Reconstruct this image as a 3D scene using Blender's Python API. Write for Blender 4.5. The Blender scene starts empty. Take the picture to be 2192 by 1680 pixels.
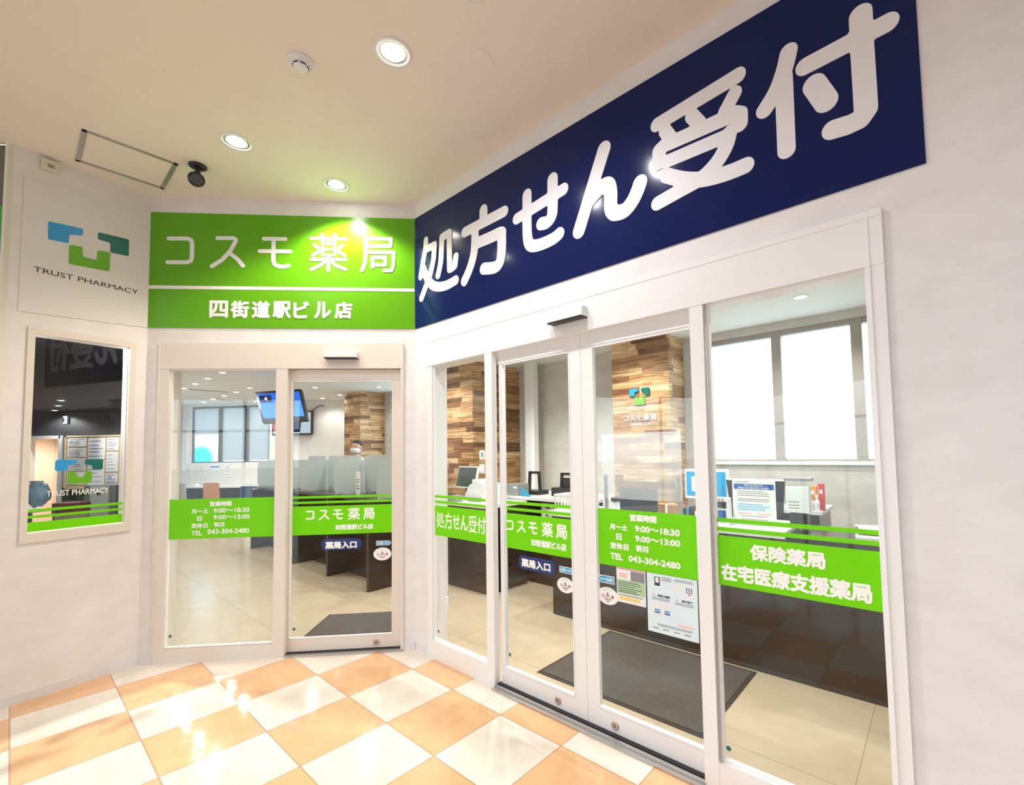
import bpy, bmesh, math, random
import numpy as np
from mathutils import Matrix, Vector
random.seed(7)
SC = bpy.context.scene
COL = SC.collection
R = math.radians

# ------------------------------------------------------------------ camera
CAM_H = 1.5
F_PX, CX, CY = 976.6, 1198.34, 912.27
PITCH, ROLL = 0.0537, -0.0185
cam_d = bpy.data.cameras.new('camera')
cam = bpy.data.objects.new('camera', cam_d); COL.objects.link(cam)
cam_d.sensor_fit = 'HORIZONTAL'; cam_d.sensor_width = 36.0
cam_d.lens = F_PX / 2192 * 36.0
cam_d.shift_x = (1096 - CX) / 2192
cam_d.shift_y = (CY - 840) / 2192
cam_d.clip_start = 0.02; cam_d.clip_end = 200
_fw = Vector((0, math.cos(PITCH), math.sin(PITCH)))
_up0 = Vector((0, -math.sin(PITCH), math.cos(PITCH)))
_rt0 = Vector((1, 0, 0))
_rt = _rt0 * math.cos(ROLL) + _up0 * math.sin(ROLL)
_up = _rt0 * -math.sin(ROLL) + _up0 * math.cos(ROLL)
_m = Matrix((_rt, _up, -_fw)).transposed().to_4x4()
_m.translation = Vector((0, 0, CAM_H))
cam.matrix_world = _m
SC.camera = cam

# ------------------------------------------------------------------ view, world
SC.view_settings.view_transform = 'Standard'
SC.view_settings.look = 'None'
SC.view_settings.gamma = 1.0
SC.view_settings.use_curve_mapping = False
SC.view_settings.exposure = 0.0
SC.cycles.use_denoising = True
SC.cycles.adaptive_threshold = 0.02
SC.cycles.max_bounces = 8
SC.cycles.diffuse_bounces = 5
SC.cycles.glossy_bounces = 4
SC.cycles.transmission_bounces = 6
SC.cycles.transparent_max_bounces = 32
SC.cycles.caustics_reflective = False
SC.cycles.caustics_refractive = False
SC.cycles.sample_clamp_indirect = 6
W = bpy.data.worlds.new('world'); SC.world = W; W.use_nodes = True
_bg = W.node_tree.nodes['Background']
_bg.inputs[0].default_value = (0.80, 0.93, 1.0, 1); _bg.inputs[1].default_value = 5.0

# ------------------------------------------------------------------ frames: every wall has its own axes (x to the viewer's right, y into the wall, z up)
def V(*a): return Vector(a)
P0 = V(-1.1318, 3.5810, 0)      # corner between the front wall and the long right wall
P1 = V(-3.1048, 3.4056, 0)      # corner between the front wall and the left wall
FR = {'B': (P0, -0.6928), 'A': (P1, 0.0886), 'C': (P1, 1.0628), 'W': (V(0, 0, 0), 0.0), 'V': (V(-8.40, 10.41, 0), -0.1213)}
def fmat(f):
    o, a = FR[f]
    return Matrix.Translation(o) @ Matrix.Rotation(a, 4, 'Z')
FM = {k: fmat(k) for k in FR}
FI = {k: FM[k].inverted() for k in FR}
def ray(u, v):
    return _fw + _rt * ((u - CX) / F_PX) - _up * ((v - CY) / F_PX)
def at(u, v, f, y):
    """where the line of sight meets the plane y = const of frame f, in that frame's coordinates"""
    o = FI[f] @ V(0, 0, CAM_H); d = FI[f].to_3x3() @ ray(u, v)
    p = o + d * ((y - o.y) / d.y); return p.x, p.z

# ------------------------------------------------------------------ materials
MAT = {}
def nt(name):
    m = bpy.data.materials.new(name); m.use_nodes = True; MAT[name] = m
    return m, m.node_tree, m.node_tree.nodes['Principled BSDF']
def mat(name, col, rough=0.5, metal=0.0, emit=None, es=0.0, coat=0.0, spec=0.5, bump=0.0, bscale=200.0, var=0.0, vscale=6.0):
    m, t, b = nt(name); L = t.links
    b.inputs['Base Color'].default_value = (*col, 1); b.inputs['Roughness'].default_value = rough
    b.inputs['Metallic'].default_value = metal; b.inputs['Specular IOR Level'].default_value = spec
    b.inputs['Coat Weight'].default_value = coat; b.inputs['Coat Roughness'].default_value = 0.06
    if emit: b.inputs['Emission Color'].default_value = (*emit, 1); b.inputs['Emission Strength'].default_value = es
    tc = t.nodes.new('ShaderNodeTexCoord')
    n = t.nodes.new('ShaderNodeTexNoise'); n.inputs['Scale'].default_value = vscale; n.inputs['Detail'].default_value = 5
    L.new(tc.outputs['Object'], n.inputs['Vector'])
    mx = t.nodes.new('ShaderNodeMix'); mx.data_type = 'RGBA'
    v = var if var else 0.015
    mx.inputs['A'].default_value = (*[max(0, c * (1 - v)) for c in col], 1)
    mx.inputs['B'].default_value = (*[min(1, c * (1 + v)) for c in col], 1)
    L.new(n.outputs['Fac'], mx.inputs['Factor']); L.new(mx.outputs['Result'], b.inputs['Base Color'])
    if bump:
        n2 = t.nodes.new('ShaderNodeTexNoise'); n2.inputs['Scale'].default_value = bscale; n2.inputs['Detail'].default_value = 3
        bp = t.nodes.new('ShaderNodeBump'); bp.inputs['Strength'].default_value = bump; bp.inputs['Distance'].default_value = 0.004
        L.new(tc.outputs['Object'], n2.inputs['Vector']); L.new(n2.outputs['Fac'], bp.inputs['Height']); L.new(bp.outputs['Normal'], b.inputs['Normal'])
    return m
def wallpaper(name, c1, c2):
    m, t, b = nt(name); L = t.links
    tc = t.nodes.new('ShaderNodeTexCoord'); mp = t.nodes.new('ShaderNodeMapping'); mp.inputs['Scale'].default_value = (1, 1, 1.8)
    n = t.nodes.new('ShaderNodeTexNoise'); n.inputs['Scale'].default_value = 5; n.inputs['Detail'].default_value = 6; n.inputs['Roughness'].default_value = .6
    cr = t.nodes.new('ShaderNodeValToRGB'); cr.color_ramp.elements[0].position = .35; cr.color_ramp.elements[1].position = .68
    cr.color_ramp.elements[0].color = (*c1, 1); cr.color_ramp.elements[1].color = (*c2, 1)
    n2 = t.nodes.new('ShaderNodeTexNoise'); n2.inputs['Scale'].default_value = 120; bp = t.nodes.new('ShaderNodeBump'); bp.inputs['Strength'].default_value = .15; bp.inputs['Distance'].default_value = .002
    L.new(tc.outputs['Object'], mp.inputs['Vector']); L.new(mp.outputs['Vector'], n.inputs['Vector']); L.new(n.outputs['Fac'], cr.inputs['Fac'])
    L.new(cr.outputs['Color'], b.inputs['Base Color']); L.new(tc.outputs['Object'], n2.inputs['Vector']); L.new(n2.outputs['Fac'], bp.inputs['Height']); L.new(bp.outputs['Normal'], b.inputs['Normal'])
    b.inputs['Roughness'].default_value = .75
    return m
def M1(t, op, a, b=None):
    n = t.nodes.new('ShaderNodeMath'); n.operation = op
    for i, q in enumerate((a, b)):
        if q is None: continue
        if isinstance(q, (int, float)): n.inputs[i].default_value = q
        else: t.links.new(q, n.inputs[i])
    return n.outputs[0]
def mixc(t, f, a, b):
    n = t.nodes.new('ShaderNodeMix'); n.data_type = 'RGBA'
    for k, q in (('Factor', f), ('A', a), ('B', b)):
        if isinstance(q, tuple): n.inputs[k].default_value = (*q, 1)
        elif isinstance(q, (int, float)): n.inputs[k].default_value = q
        else: t.links.new(q, n.inputs[k])
    return n.outputs['Result']
def tiles(name, T, ox, oy, ca, cb, grout, gw, rough, checker=True, vein=.10):
    m, t, b = nt(name); L = t.links
    tc = t.nodes.new('ShaderNodeTexCoord'); sp = t.nodes.new('ShaderNodeSeparateXYZ'); L.new(tc.outputs['Object'], sp.inputs[0])
    gx = M1(t, 'DIVIDE', M1(t, 'SUBTRACT', sp.outputs['X'], ox), T); gy = M1(t, 'DIVIDE', M1(t, 'SUBTRACT', sp.outputs['Y'], oy), T)
    fx = M1(t, 'FLOOR', gx); fy = M1(t, 'FLOOR', gy)
    par = M1(t, 'FLOORED_MODULO', M1(t, 'ADD', fx, fy), 2.0)
    n = t.nodes.new('ShaderNodeTexNoise'); n.inputs['Scale'].default_value = 2.2; n.inputs['Detail'].default_value = 8; n.inputs['Roughness'].default_value = .65; n.inputs['Distortion'].default_value = 1.2
    cb3 = t.nodes.new('ShaderNodeCombineXYZ'); L.new(M1(t, 'ADD', sp.outputs['X'], M1(t, 'MULTIPLY', fx, 7.3)), cb3.inputs[0]); L.new(M1(t, 'ADD', M1(t, 'MULTIPLY', sp.outputs['Y'], 2.2), M1(t, 'MULTIPLY', fy, 3.7)), cb3.inputs[1])
    L.new(cb3.outputs[0], n.inputs['Vector'])
    base = mixc(t, par if checker else 0.0, ca, cb)
    dark = mixc(t, 1.0, base, base)
    mul = t.nodes.new('ShaderNodeMix'); mul.data_type = 'RGBA'; mul.blend_type = 'MULTIPLY'; mul.inputs['Factor'].default_value = 1
    vr = M1(t, 'ADD', 1 - vein, M1(t, 'MULTIPLY', n.outputs['Fac'], vein * 2))
    cc = t.nodes.new('ShaderNodeCombineColor'); L.new(vr, cc.inputs[0]); L.new(M1(t, 'POWER', vr, 1.15), cc.inputs[1]); L.new(M1(t, 'POWER', vr, 1.5), cc.inputs[2])
    L.new(dark, mul.inputs['A']); L.new(cc.outputs[0], mul.inputs['B'])
    def edge(g):
        fr = M1(t, 'FRACT', g); return M1(t, 'MINIMUM', fr, M1(t, 'SUBTRACT', 1.0, fr))
    e = M1(t, 'LESS_THAN', M1(t, 'MINIMUM', edge(gx), edge(gy)), gw / T / 2)
    L.new(mixc(t, e, mul.outputs['Result'], grout), b.inputs['Base Color'])
    b.inputs['Roughness'].default_value = rough
    n3 = t.nodes.new('ShaderNodeTexNoise'); n3.inputs['Scale'].default_value = 6; bp = t.nodes.new('ShaderNodeBump'); bp.inputs['Strength'].default_value = .12; bp.inputs['Distance'].default_value = .01
    L.new(tc.outputs['Object'], n3.inputs['Vector']); L.new(n3.outputs['Fac'], bp.inputs['Height']); L.new(bp.outputs['Normal'], b.inputs['Normal'])
    return m
def woodpatch(name, seed=0.0):
    m, t, b = nt(name); L = t.links
    tc = t.nodes.new('ShaderNodeTexCoord'); sp = t.nodes.new('ShaderNodeSeparateXYZ'); L.new(tc.outputs['Object'], sp.inputs[0])
    h = M1(t, 'ADD', M1(t, 'ADD', sp.outputs['X'], sp.outputs['Y']), seed)
    row = M1(t, 'FLOOR', M1(t, 'DIVIDE', sp.outputs['Z'], .068))
    wn = t.nodes.new('ShaderNodeTexWhiteNoise'); wn.noise_dimensions = '1D'; L.new(row, wn.inputs['W'])
    hx = M1(t, 'ADD', M1(t, 'DIVIDE', h, .42), M1(t, 'MULTIPLY', wn.outputs['Value'], 9.0))
    cell = M1(t, 'FLOOR', hx)
    wn2 = t.nodes.new('ShaderNodeTexWhiteNoise'); wn2.noise_dimensions = '2D'
    cv = t.nodes.new('ShaderNodeCombineXYZ'); L.new(cell, cv.inputs[0]); L.new(row, cv.inputs[1]); L.new(cv.outputs[0], wn2.inputs['Vector'])
    cr = t.nodes.new('ShaderNodeValToRGB'); e = cr.color_ramp.elements; e[0].position = 0; e[0].color = (.16, .075, .030, 1); e[1].position = 1; e[1].color = (.80, .60, .38, 1)
    for p, c in ((.12, (.25, .12, .05, 1)), (.35, (.46, .26, .11, 1)), (.7, (.62, .40, .19, 1))):
        q = cr.color_ramp.elements.new(p); q.color = c
    L.new(wn2.outputs['Value'], cr.inputs['Fac'])
    nv = t.nodes.new('ShaderNodeCombineXYZ'); L.new(M1(t, 'ADD', M1(t, 'MULTIPLY', h, 2.0), M1(t, 'MULTIPLY', cell, 5.1)), nv.inputs[0]); L.new(M1(t, 'ADD', M1(t, 'MULTIPLY', sp.outputs['Z'], 26.0), row), nv.inputs[1])
    n = t.nodes.new('ShaderNodeTexNoise'); n.inputs['Scale'].default_value = 1.6; n.inputs['Detail'].default_value = 6; n.inputs['Distortion'].default_value = .8; L.new(nv.outputs[0], n.inputs['Vector'])
    g = t.nodes.new('ShaderNodeValToRGB'); g.color_ramp.elements[0].position = .35; g.color_ramp.elements[0].color = (.36, .27, .18, 1); g.color_ramp.elements[1].position = .62; g.color_ramp.elements[1].color = (1.12, 1.1, 1.06, 1)
    L.new(n.outputs['Fac'], g.inputs['Fac'])
    mu = t.nodes.new('ShaderNodeMix'); mu.data_type = 'RGBA'; mu.blend_type = 'MULTIPLY'; mu.inputs['Factor'].default_value = .8
    L.new(cr.outputs['Color'], mu.inputs['A']); L.new(g.outputs['Color'], mu.inputs['B']); L.new(mu.outputs['Result'], b.inputs['Base Color'])
    b.inputs['Roughness'].default_value = .5
    return m
def glass(name, tint=(.985, .995, .99), ior=1.5, gl=1.0):
    m = bpy.data.materials.new(name); m.use_nodes = True; MAT[name] = m; t = m.node_tree; t.nodes.clear(); L = t.links
    o = t.nodes.new('ShaderNodeOutputMaterial'); tr = t.nodes.new('ShaderNodeBsdfTransparent'); gs = t.nodes.new('ShaderNodeBsdfGlossy'); fr = t.nodes.new('ShaderNodeFresnel'); mx = t.nodes.new('ShaderNodeMixShader')
    tr.inputs[0].default_value = (*tint, 1); gs.inputs['Roughness'].default_value = 0.0; gs.inputs['Color'].default_value = (gl, gl, gl, 1); fr.inputs['IOR'].default_value = ior
    gm = t.nodes.new('ShaderNodeNewGeometry'); notb = M1(t, 'SUBTRACT', 1.0, gm.outputs['Backfacing'])
    L.new(M1(t, 'MULTIPLY', fr.outputs[0], notb), mx.inputs[0]); L.new(tr.outputs[0], mx.inputs[1]); L.new(gs.outputs[0], mx.inputs[2]); L.new(mx.outputs[0], o.inputs[0])
    return m
def veil(name, col, op, transl=.6):
    """frosted film: part clear, part scattering"""
    m = bpy.data.materials.new(name); m.use_nodes = True; MAT[name] = m; t = m.node_tree; t.nodes.clear(); L = t.links
    o = t.nodes.new('ShaderNodeOutputMaterial'); tr = t.nodes.new('ShaderNodeBsdfTransparent'); df = t.nodes.new('ShaderNodeBsdfDiffuse'); tl = t.nodes.new('ShaderNodeBsdfTranslucent')
    a = t.nodes.new('ShaderNodeMixShader'); b = t.nodes.new('ShaderNodeMixShader'); a.inputs[0].default_value = transl; b.inputs[0].default_value = op
    df.inputs[0].default_value = (*col, 1); tl.inputs[0].default_value = (*col, 1)
    L.new(df.outputs[0], a.inputs[1]); L.new(tl.outputs[0], a.inputs[2]); L.new(tr.outputs[0], b.inputs[1]); L.new(a.outputs[0], b.inputs[2]); L.new(b.outputs[0], o.inputs[0])
    return m

wallpaper('wallpaper', (.74, .725, .73), (.81, .795, .81))
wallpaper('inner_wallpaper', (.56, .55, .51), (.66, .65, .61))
wallpaper('inner_white', (.74, .74, .74), (.80, .80, .80))
mat('ceiling_paint', (.82, .74, .69), .8, bump=.1)
mat('inner_ceiling', (.78, .78, .74), .8)
tiles('hall_tile', .4484, .2568, -.1961, (.74, .44, .24), (.76, .68, .60), (.50, .30, .17), .006, .09, vein=.17)
tiles('inner_tile', .90, .1, .35, (.60, .50, .36), (.60, .50, .36), (.38, .30, .20), .004, .22, checker=False, vein=.16)
woodpatch('wood_patch')
mat('cream_metal', (.74, .69, .64), .35)
mat('white_metal', (.83, .83, .84), .3)
mat('bead_white', (.88, .88, .88), .35)
mat('aluminium', (.55, .54, .53), .35, .9)
mat('dark_gap', (.03, .03, .035), .6)
mat('navy_panel', (.002, .010, .082), .12, spec=.24)
mat('sign_green', (.105, .37, .002), .24)
mat('sign_white', (.80, .80, .82), .25)
mat('letter_white', (.80, .80, .85), .45, spec=.3)
mat('vinyl_green', (.17, .66, .002), .4, spec=.15)
mat('vinyl_white', (.9, .92, .88), .4)
mat('panel_white', (.74, .73, .74), .5)
mat('logo_blue', (.02, .32, .72), .3)
mat('logo_teal', (.0, .14, .125), .3)
mat('logo_green', (.13, .42, .004), .3)
mat('ink', (.03, .02, .03), .5)
mat('ink_grey', (.25, .26, .28), .6)
mat('ink_red', (.65, .03, .04), .5)
mat('ink_navy', (.01, .03, .15), .4)
mat('tab_blue', (.02, .35, .68), .4)
mat('pill_navy', (.01, .03, .16), .35)
mat('sticker_white', (.88, .88, .88), .4)
mat('paper', (.82, .84, .86), .6)
mat('paper_blue', (.70, .84, .92), .6)
mat('paper_green', (.42, .60, .40), .6)
mat('paper_pink', (.85, .55, .55), .6)
mat('paper_yellow', (.85, .66, .18), .6)
mat('header_blue', (.015, .10, .42), .5)
mat('plastic_white', (.80, .81, .82), .35)
mat('plastic_cream', (.72, .68, .52), .4)
mat('plastic_black', (.012, .012, .014), .35)
mat('plastic_grey', (.28, .29, .30), .45)
mat('plastic_teal', (.02, .32, .48), .4)
mat('screen_dark', (.05, .06, .06), .12)
mat('counter_dark', (.022, .012, .008), .22, spec=.3, var=.2, vscale=9)
mat('counter_white', (.76, .77, .78), .4)
mat('mat_grey', (.085, .080, .075), .95, bump=1.0, bscale=90, var=.45, vscale=55)
mat('mat_edge', (.03, .028, .027), .8)
mat('brass', (.5, .42, .36), .35, .8)
mat('fabric_grey', (.36, .39, .34), .85)
mat('fabric_orange', (.50, .24, .11), .8)
mat('fabric_navy', (.05, .10, .19), .8)
mat('hair', (.035, .02, .015), .7)
mat('skin', (.62, .38, .28), .55)
mat('coat_white', (.80, .82, .84), .7)
mat('mask_white', (.84, .86, .85), .7)
mat('trouser_dark', (.04, .045, .06), .8)
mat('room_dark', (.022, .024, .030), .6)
mat('room_lit', (.78, .66, .55), .7)
mat('cork', (.55, .40, .22), .8)
mat('wood_pale', (.70, .58, .40), .5)
mat('wood_brown', (.42, .22, .09), .5)
mat('maroon', (.28, .03, .09), .7)
mat('bag_blue', (.30, .55, .72), .5)
mat('red_box', (.75, .06, .04), .5)
mat('orange_box', (.85, .34, .04), .5)
mat('tinted_panel', (.16, .15, .12), .08, .3, coat=.5)
mat('green_strip', (.05, .35, .05), .3)
mat('asphalt', (.45, .47, .48), .9)
mat('frame_grey', (.36, .33, .30), .45)
mat('frame_dark', (.055, .055, .05), .45)
mat('sill_white', (.85, .86, .88), .4)
mat('screen_blue', (.02, .1, .4),6, spec=.05, emit=(.10, .30, .95), es=1.1)
mat('screen_blue_top', (.01, .05, .3),6, spec=.05, emit=(.02, .15, .75), es=1.0)
mat('screen_navy', (.005, .01, .05),6, spec=.05, emit=(.01, .02, .10), es=.5)
mat('screen_text', (.8, .9, 1), .3, emit=(.85, .92, 1), es=1.2)
mat('screen_video', (.2, .25, .3),6, spec=.05, emit=(.45, .55, .65), es=.8)
mat('screen_red', (.3, .02, .03), .3, emit=(.45, .08, .10), es=.7)
mat('lamp_glow', (1, 1, 1), .5, emit=(1.0, .95, .86), es=28)
mat('lamp_glow_inner', (1, 1, 1), .5, emit=(1.0, .98, .93), es=22)
mat('lamp_glow_room', (1, 1, 1), .5, emit=(1.0, .97, .92), es=12)
mat('exit_glow', (.2, .6, .7), .5, emit=(.25, .75, .9), es=.9)
mat('reflector', (.75, .76, .74), .12, .9)
glass('pane_glass')
glass('clear_acrylic', (.97, .985, .99), 1.49)
veil('frosted', (.52, .57, .56), .70, .35)
veil('screen_film', (.86, .87, .92), .24, .3)
veil('blind_cloth', (.46, .47, .47), .96, .8)
veil('window_film', (.90, .97, 1.0), .30, .9)
# frosted window film, cyan blur of something outdoors painted low on the left pane
def film_blur():
    m = veil('blur_film', (.93, .96, .98), .92, .96); t = m.node_tree
    tc = t.nodes.new('ShaderNodeTexCoord'); mp = t.nodes.new('ShaderNodeMapping'); mp.inputs['Location'].default_value = (-.18, 0, -1.46); mp.inputs['Scale'].default_value = (1, 0, 1)
    g = t.nodes.new('ShaderNodeVectorMath'); g.operation = 'LENGTH'; t.links.new(tc.outputs['Object'], mp.inputs[0]); t.links.new(mp.outputs[0], g.inputs[0])
    cr = t.nodes.new('ShaderNodeValToRGB'); cr.color_ramp.interpolation = 'EASE'
    cr.color_ramp.elements[0].position = .20; cr.color_ramp.elements[0].color = (.0, .62, .80, 1); cr.color_ramp.elements[1].position = .42; cr.color_ramp.elements[1].color = (.93, .96, .98, 1)
    t.links.new(g.outputs['Value'], cr.inputs[0])
    for n in t.nodes:
        if n.type in ('BSDF_DIFFUSE', 'BSDF_TRANSLUCENT'): t.links.new(cr.outputs[0], n.inputs[0])
film_blur()

# ------------------------------------------------------------------ mesh helpers
class MB:
    def __init__(s): s.bm = bmesh.new()
    def hexa(s, vs):
        v = [s.bm.verts.new(p) for p in vs]
        for f in ((0, 3, 2, 1), (4, 5, 6, 7), (0, 1, 5, 4), (1, 2, 6, 5), (2, 3, 7, 6), (3, 0, 4, 7)): s.bm.faces.new([v[i] for i in f])
        return v
    def box(s, x0, x1, y0, y1, z0, z1, bev=0.0, M=None):
        t = bmesh.new()
        v = [t.verts.new(p) for p in ((x0, y0, z0), (x1, y0, z0), (x1, y1, z0), (x0, y1, z0), (x0, y0, z1), (x1, y0, z1), (x1, y1, z1), (x0, y1, z1))]
        for f in ((0, 3, 2, 1), (4, 5, 6, 7), (0, 1, 5, 4), (1, 2, 6, 5), (2, 3, 7, 6), (3, 0, 4, 7)): t.faces.new([v[i] for i in f])
        if bev: bmesh.ops.bevel(t, geom=t.edges[:], offset=bev, segments=2, affect='EDGES', profile=.7)
        s.add(t, M); return s
    def add(s, t, M=None):
        if M is not None: bmesh.ops.transform(t, matrix=M, verts=t.verts[:])
        me = bpy.data.meshes.new('tmp'); t.to_mesh(me); t.free(); s.bm.from_mesh(me); bpy.data.meshes.remove(me); return s
    def lathe(s, prof, c=(0, 0, 0), seg=28, M=None):
        t = bmesh.new(); rings = []
        for r, z in prof:
            if r < 1e-6: rings.append([t.verts.new((c[0], c[1], c[2] + z))])
            else: rings.append([t.verts.new((c[0] + r * math.cos(2 * math.pi * k / seg), c[1] + r * math.sin(2 * math.pi * k / seg), c[2] + z)) for k in range(seg)])
        for a, b in zip(rings, rings[1:]):
            if len(a) == 1 and len(b) == 1: continue
            for k in range(seg):
                j = (k + 1) % seg
                if len(a) == 1: t.faces.new((a[0], b[k], b[j]))
                elif len(b) == 1: t.faces.new((a[k], b[0], a[j]))
                else: t.faces.new((a[k], b[k], b[j], a[j]))
        bmesh.ops.recalc_face_normals(t, faces=t.faces[:])
        s.add(t, M); return s
    def cyl(s, c, r, h, axis='z', seg=20, r2=None):
        M = {'z': Matrix(), 'y': Matrix.Rotation(R(-90), 4, 'X'), 'x': Matrix.Rotation(R(90), 4, 'Y')}[axis]
        return s.lathe([(0, 0), (r, 0), (r if r2 is None else r2, h), (0, h)], seg=seg, M=Matrix.Translation(V(*c)) @ M)
    def prism(s, poly, a0, a1, plane='xz', M=None):
        """polygon in the xz plane extruded along y, or in xy along z"""
        t = bmesh.new()
        P = (lambda p, a: (p[0], a, p[1])) if plane == 'xz' else ((lambda p, a: (p[0], p[1], a)) if plane == 'xy' else (lambda p, a: (a, p[0], p[1])))
        A = [t.verts.new(P(p, a0)) for p in poly]; B = [t.verts.new(P(p, a1)) for p in poly]
        t.faces.new(A); t.faces.new(B[::-1])
        for i in range(len(poly)):
            j = (i + 1) % len(poly); t.faces.new((A[j], A[i], B[i], B[j]))
        bmesh.ops.recalc_face_normals(t, faces=t.faces[:])
        s.add(t, M); return s
    def tube(s, pts, r, seg=8):
        pts = [V(*p) for p in pts]; t = bmesh.new(); prev = None
        for i, p in enumerate(pts):
            d = (pts[min(i + 1, len(pts) - 1)] - pts[max(i - 1, 0)]).normalized()
            a = d.orthogonal().normalized() if prev is None else (prev - d * prev.dot(d)).normalized(); b = d.cross(a); prev = a
            ring = [t.verts.new(p + (a * math.cos(2 * math.pi * k / seg) + b * math.sin(2 * math.pi * k / seg)) * r) for k in range(seg)]
            if i:
                for k in range(seg): t.faces.new((last[k], last[(k + 1) % seg], ring[(k + 1) % seg], ring[k]))
            else: t.faces.new(ring[::-1])
            last = ring
        t.faces.new(last); bmesh.ops.recalc_face_normals(t, faces=t.faces[:]); s.add(t); return s
def rounded(poly, r, seg=4):
    out = []; n = len(poly)
    for i in range(n):
        p = Vector(poly[i]); a = Vector(poly[i - 1]) - p; b = Vector(poly[(i + 1) % n]) - p
        q = min(r, a.length * .45, b.length * .45); s0 = p + a.normalized() * q; s1 = p + b.normalized() * q
        for k in range(seg + 1):
            u = k / seg; out.append(tuple((s0 * (1 - u) + p * u) * (1 - u) + (p * (1 - u) + s1 * u) * u))
    return out
def rrect(x0, x1, z0, z1, r): return rounded([(x0, z0), (x1, z0), (x1, z1), (x0, z1)], r)
def smooth_pts(p, n=5):
    if len(p) < 3: return p
    q = [p[0]] + list(p) + [p[-1]]; out = []
    for i in range(1, len(q) - 2):
        a, b, c, d = [Vector(w) for w in q[i - 1:i + 3]]
        for k in range(n):
            t = k / n; out.append(tuple(.5 * ((2 * b) + (c - a) * t + (2 * a - 5 * b + 4 * c - d) * t * t + (3 * b - a - 3 * c + d) * t ** 3)))
    return out + [tuple(p[-1])]
def strokes(mb, ST, y0, y1, fx=lambda x, z: (x, z), ws=1.0):
    """brush strokes of even width with round ends, united into one outline (marching squares over the distance to the strokes)"""
    seg = []
    for w, sm, pts in ST:
        p = [(a / 1000, b / 1000) for a, b in pts]; p = smooth_pts(p) if sm else p; p = [fx(*q) for q in p]
        seg += [(*a, *b, w / 2000 * ws) for a, b in zip(p, p[1:])]
    S = np.array(seg); r = S[:, 4].max(); x0 = min(S[:, 0].min(), S[:, 2].min()) - r * 1.3; x1 = max(S[:, 0].max(), S[:, 2].max()) + r * 1.3
    z0 = min(S[:, 1].min(), S[:, 3].min()) - r * 1.3; z1 = max(S[:, 1].max(), S[:, 3].max()) + r * 1.3
    g = r / 5.2; nx = int((x1 - x0) / g) + 2; nz = int((z1 - z0) / g) + 2
    X, Z = np.meshgrid(x0 + g * np.arange(nx), z0 + g * np.arange(nz), indexing='ij'); D = np.full(X.shape, 9.0)
    for ax, az, bx, bz, q in seg:
        dx, dz = bx - ax, bz - az; L = dx * dx + dz * dz + 1e-12; t = np.clip(((X - ax) * dx + (Z - az) * dz) / L, 0, 1)
        D = np.minimum(D, np.hypot(X - ax - t * dx, Z - az - t * dz) - q)
    D = np.where(np.abs(D) < 1e-7, 1e-7, D); bm = mb.bm; vc = {}
    def vert(k, x, z):
        if k not in vc: vc[k] = bm.verts.new((x, y0, z))
        return vc[k]
    def cut(i, j, k, l):
        a, b = D[i, j], D[k, l]; t = a / (a - b); return vert(('e', i + k, j + l), x0 + g * (i + (k - i) * t), z0 + g * (j + (l - j) * t))
    ins = D < 0
    for j in range(nz - 1):
        i = 0
        while i < nx - 1:
            if ins[i, j] and ins[i + 1, j] and ins[i, j + 1] and ins[i + 1, j + 1]:
                e = i
                while e < nx - 1 and ins[e, j] and ins[e + 1, j] and ins[e, j + 1] and ins[e + 1, j + 1]: e += 1
                bm.faces.new([vert((a, c), x0 + g * a, z0 + g * c) for a, c in ((i, j), (e, j), (e, j + 1), (i, j + 1))]); i = e; continue
            q = ((i, j), (i + 1, j), (i + 1, j + 1), (i, j + 1)); P = []; C = []
            for m in range(4):
                a, c = q[m], q[(m + 1) % 4]
                if ins[a]: P.append(vert(a, x0 + g * a[0], z0 + g * a[1]))
                if ins[a] != ins[c]: lo, hi = (a, c) if a < c else (c, a); v = cut(*lo, *hi); P.append(v); C.append(v)
            if len(P) > 2:
                bm.faces.new(P)
                if len(C) == 2:
                    s = [bm.verts.new((v.co.x, y1, v.co.z)) for v in C]; bm.faces.new((C[0], C[1], s[1], s[0]))
            i += 1
    bm.normal_update()
    for f in bm.faces:
        if abs(f.normal.y) > .9 and f.normal.y > 0: f.normal_flip()
def place(o, frame, loc, rz=0.0, parent=None):
    COL.objects.link(o)
    if parent is not None: o.parent = parent; o.location = loc; o.rotation_euler = (0, 0, rz)
    else:
        o.location = FM[frame] @ V(*loc); o.rotation_euler = (0, 0, FR[frame][1] + rz)
def tag(o, label=None, cat=None, group=None, kind=None):
    if label: o['label'] = label
    if cat: o['category'] = cat
    if group: o['group'] = group
    if kind: o['kind'] = kind
    return o
def thing(name, frame, loc, label, cat, group=None, rz=0.0):
    o = bpy.data.objects.new(name, None); place(o, frame, loc, rz); o.empty_display_size = .05
    return tag(o, label, cat, group)
def obj(name, mb, m, parent=None, frame='W', loc=(0, 0, 0), rz=0.0, shade=False):
    me = bpy.data.meshes.new(name); mb.bm.to_mesh(me); mb.bm.free(); me.materials.append(MAT[m])
    if shade:
        for p in me.polygons: p.use_smooth = True
    o = bpy.data.objects.new(name, me); place(o, frame, loc, rz, parent)
    return o
def box(name, b, m, parent, bev=0.0, **k): return obj(name, MB().box(*b, bev=bev), m, parent, **k)
def struct(name, mb, m, frame='W', parent=None, loc=(0, 0, 0)):
    o = obj(name, mb, m, parent, frame, loc)
    if parent is None: o['kind'] = 'structure'
    return o
def sroot(name, frame, loc=(0, 0, 0)):
    o = bpy.data.objects.new(name, None); place(o, frame, loc); o['kind'] = 'structure'; o.empty_display_size = .05; return o
_tc = {}
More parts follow.
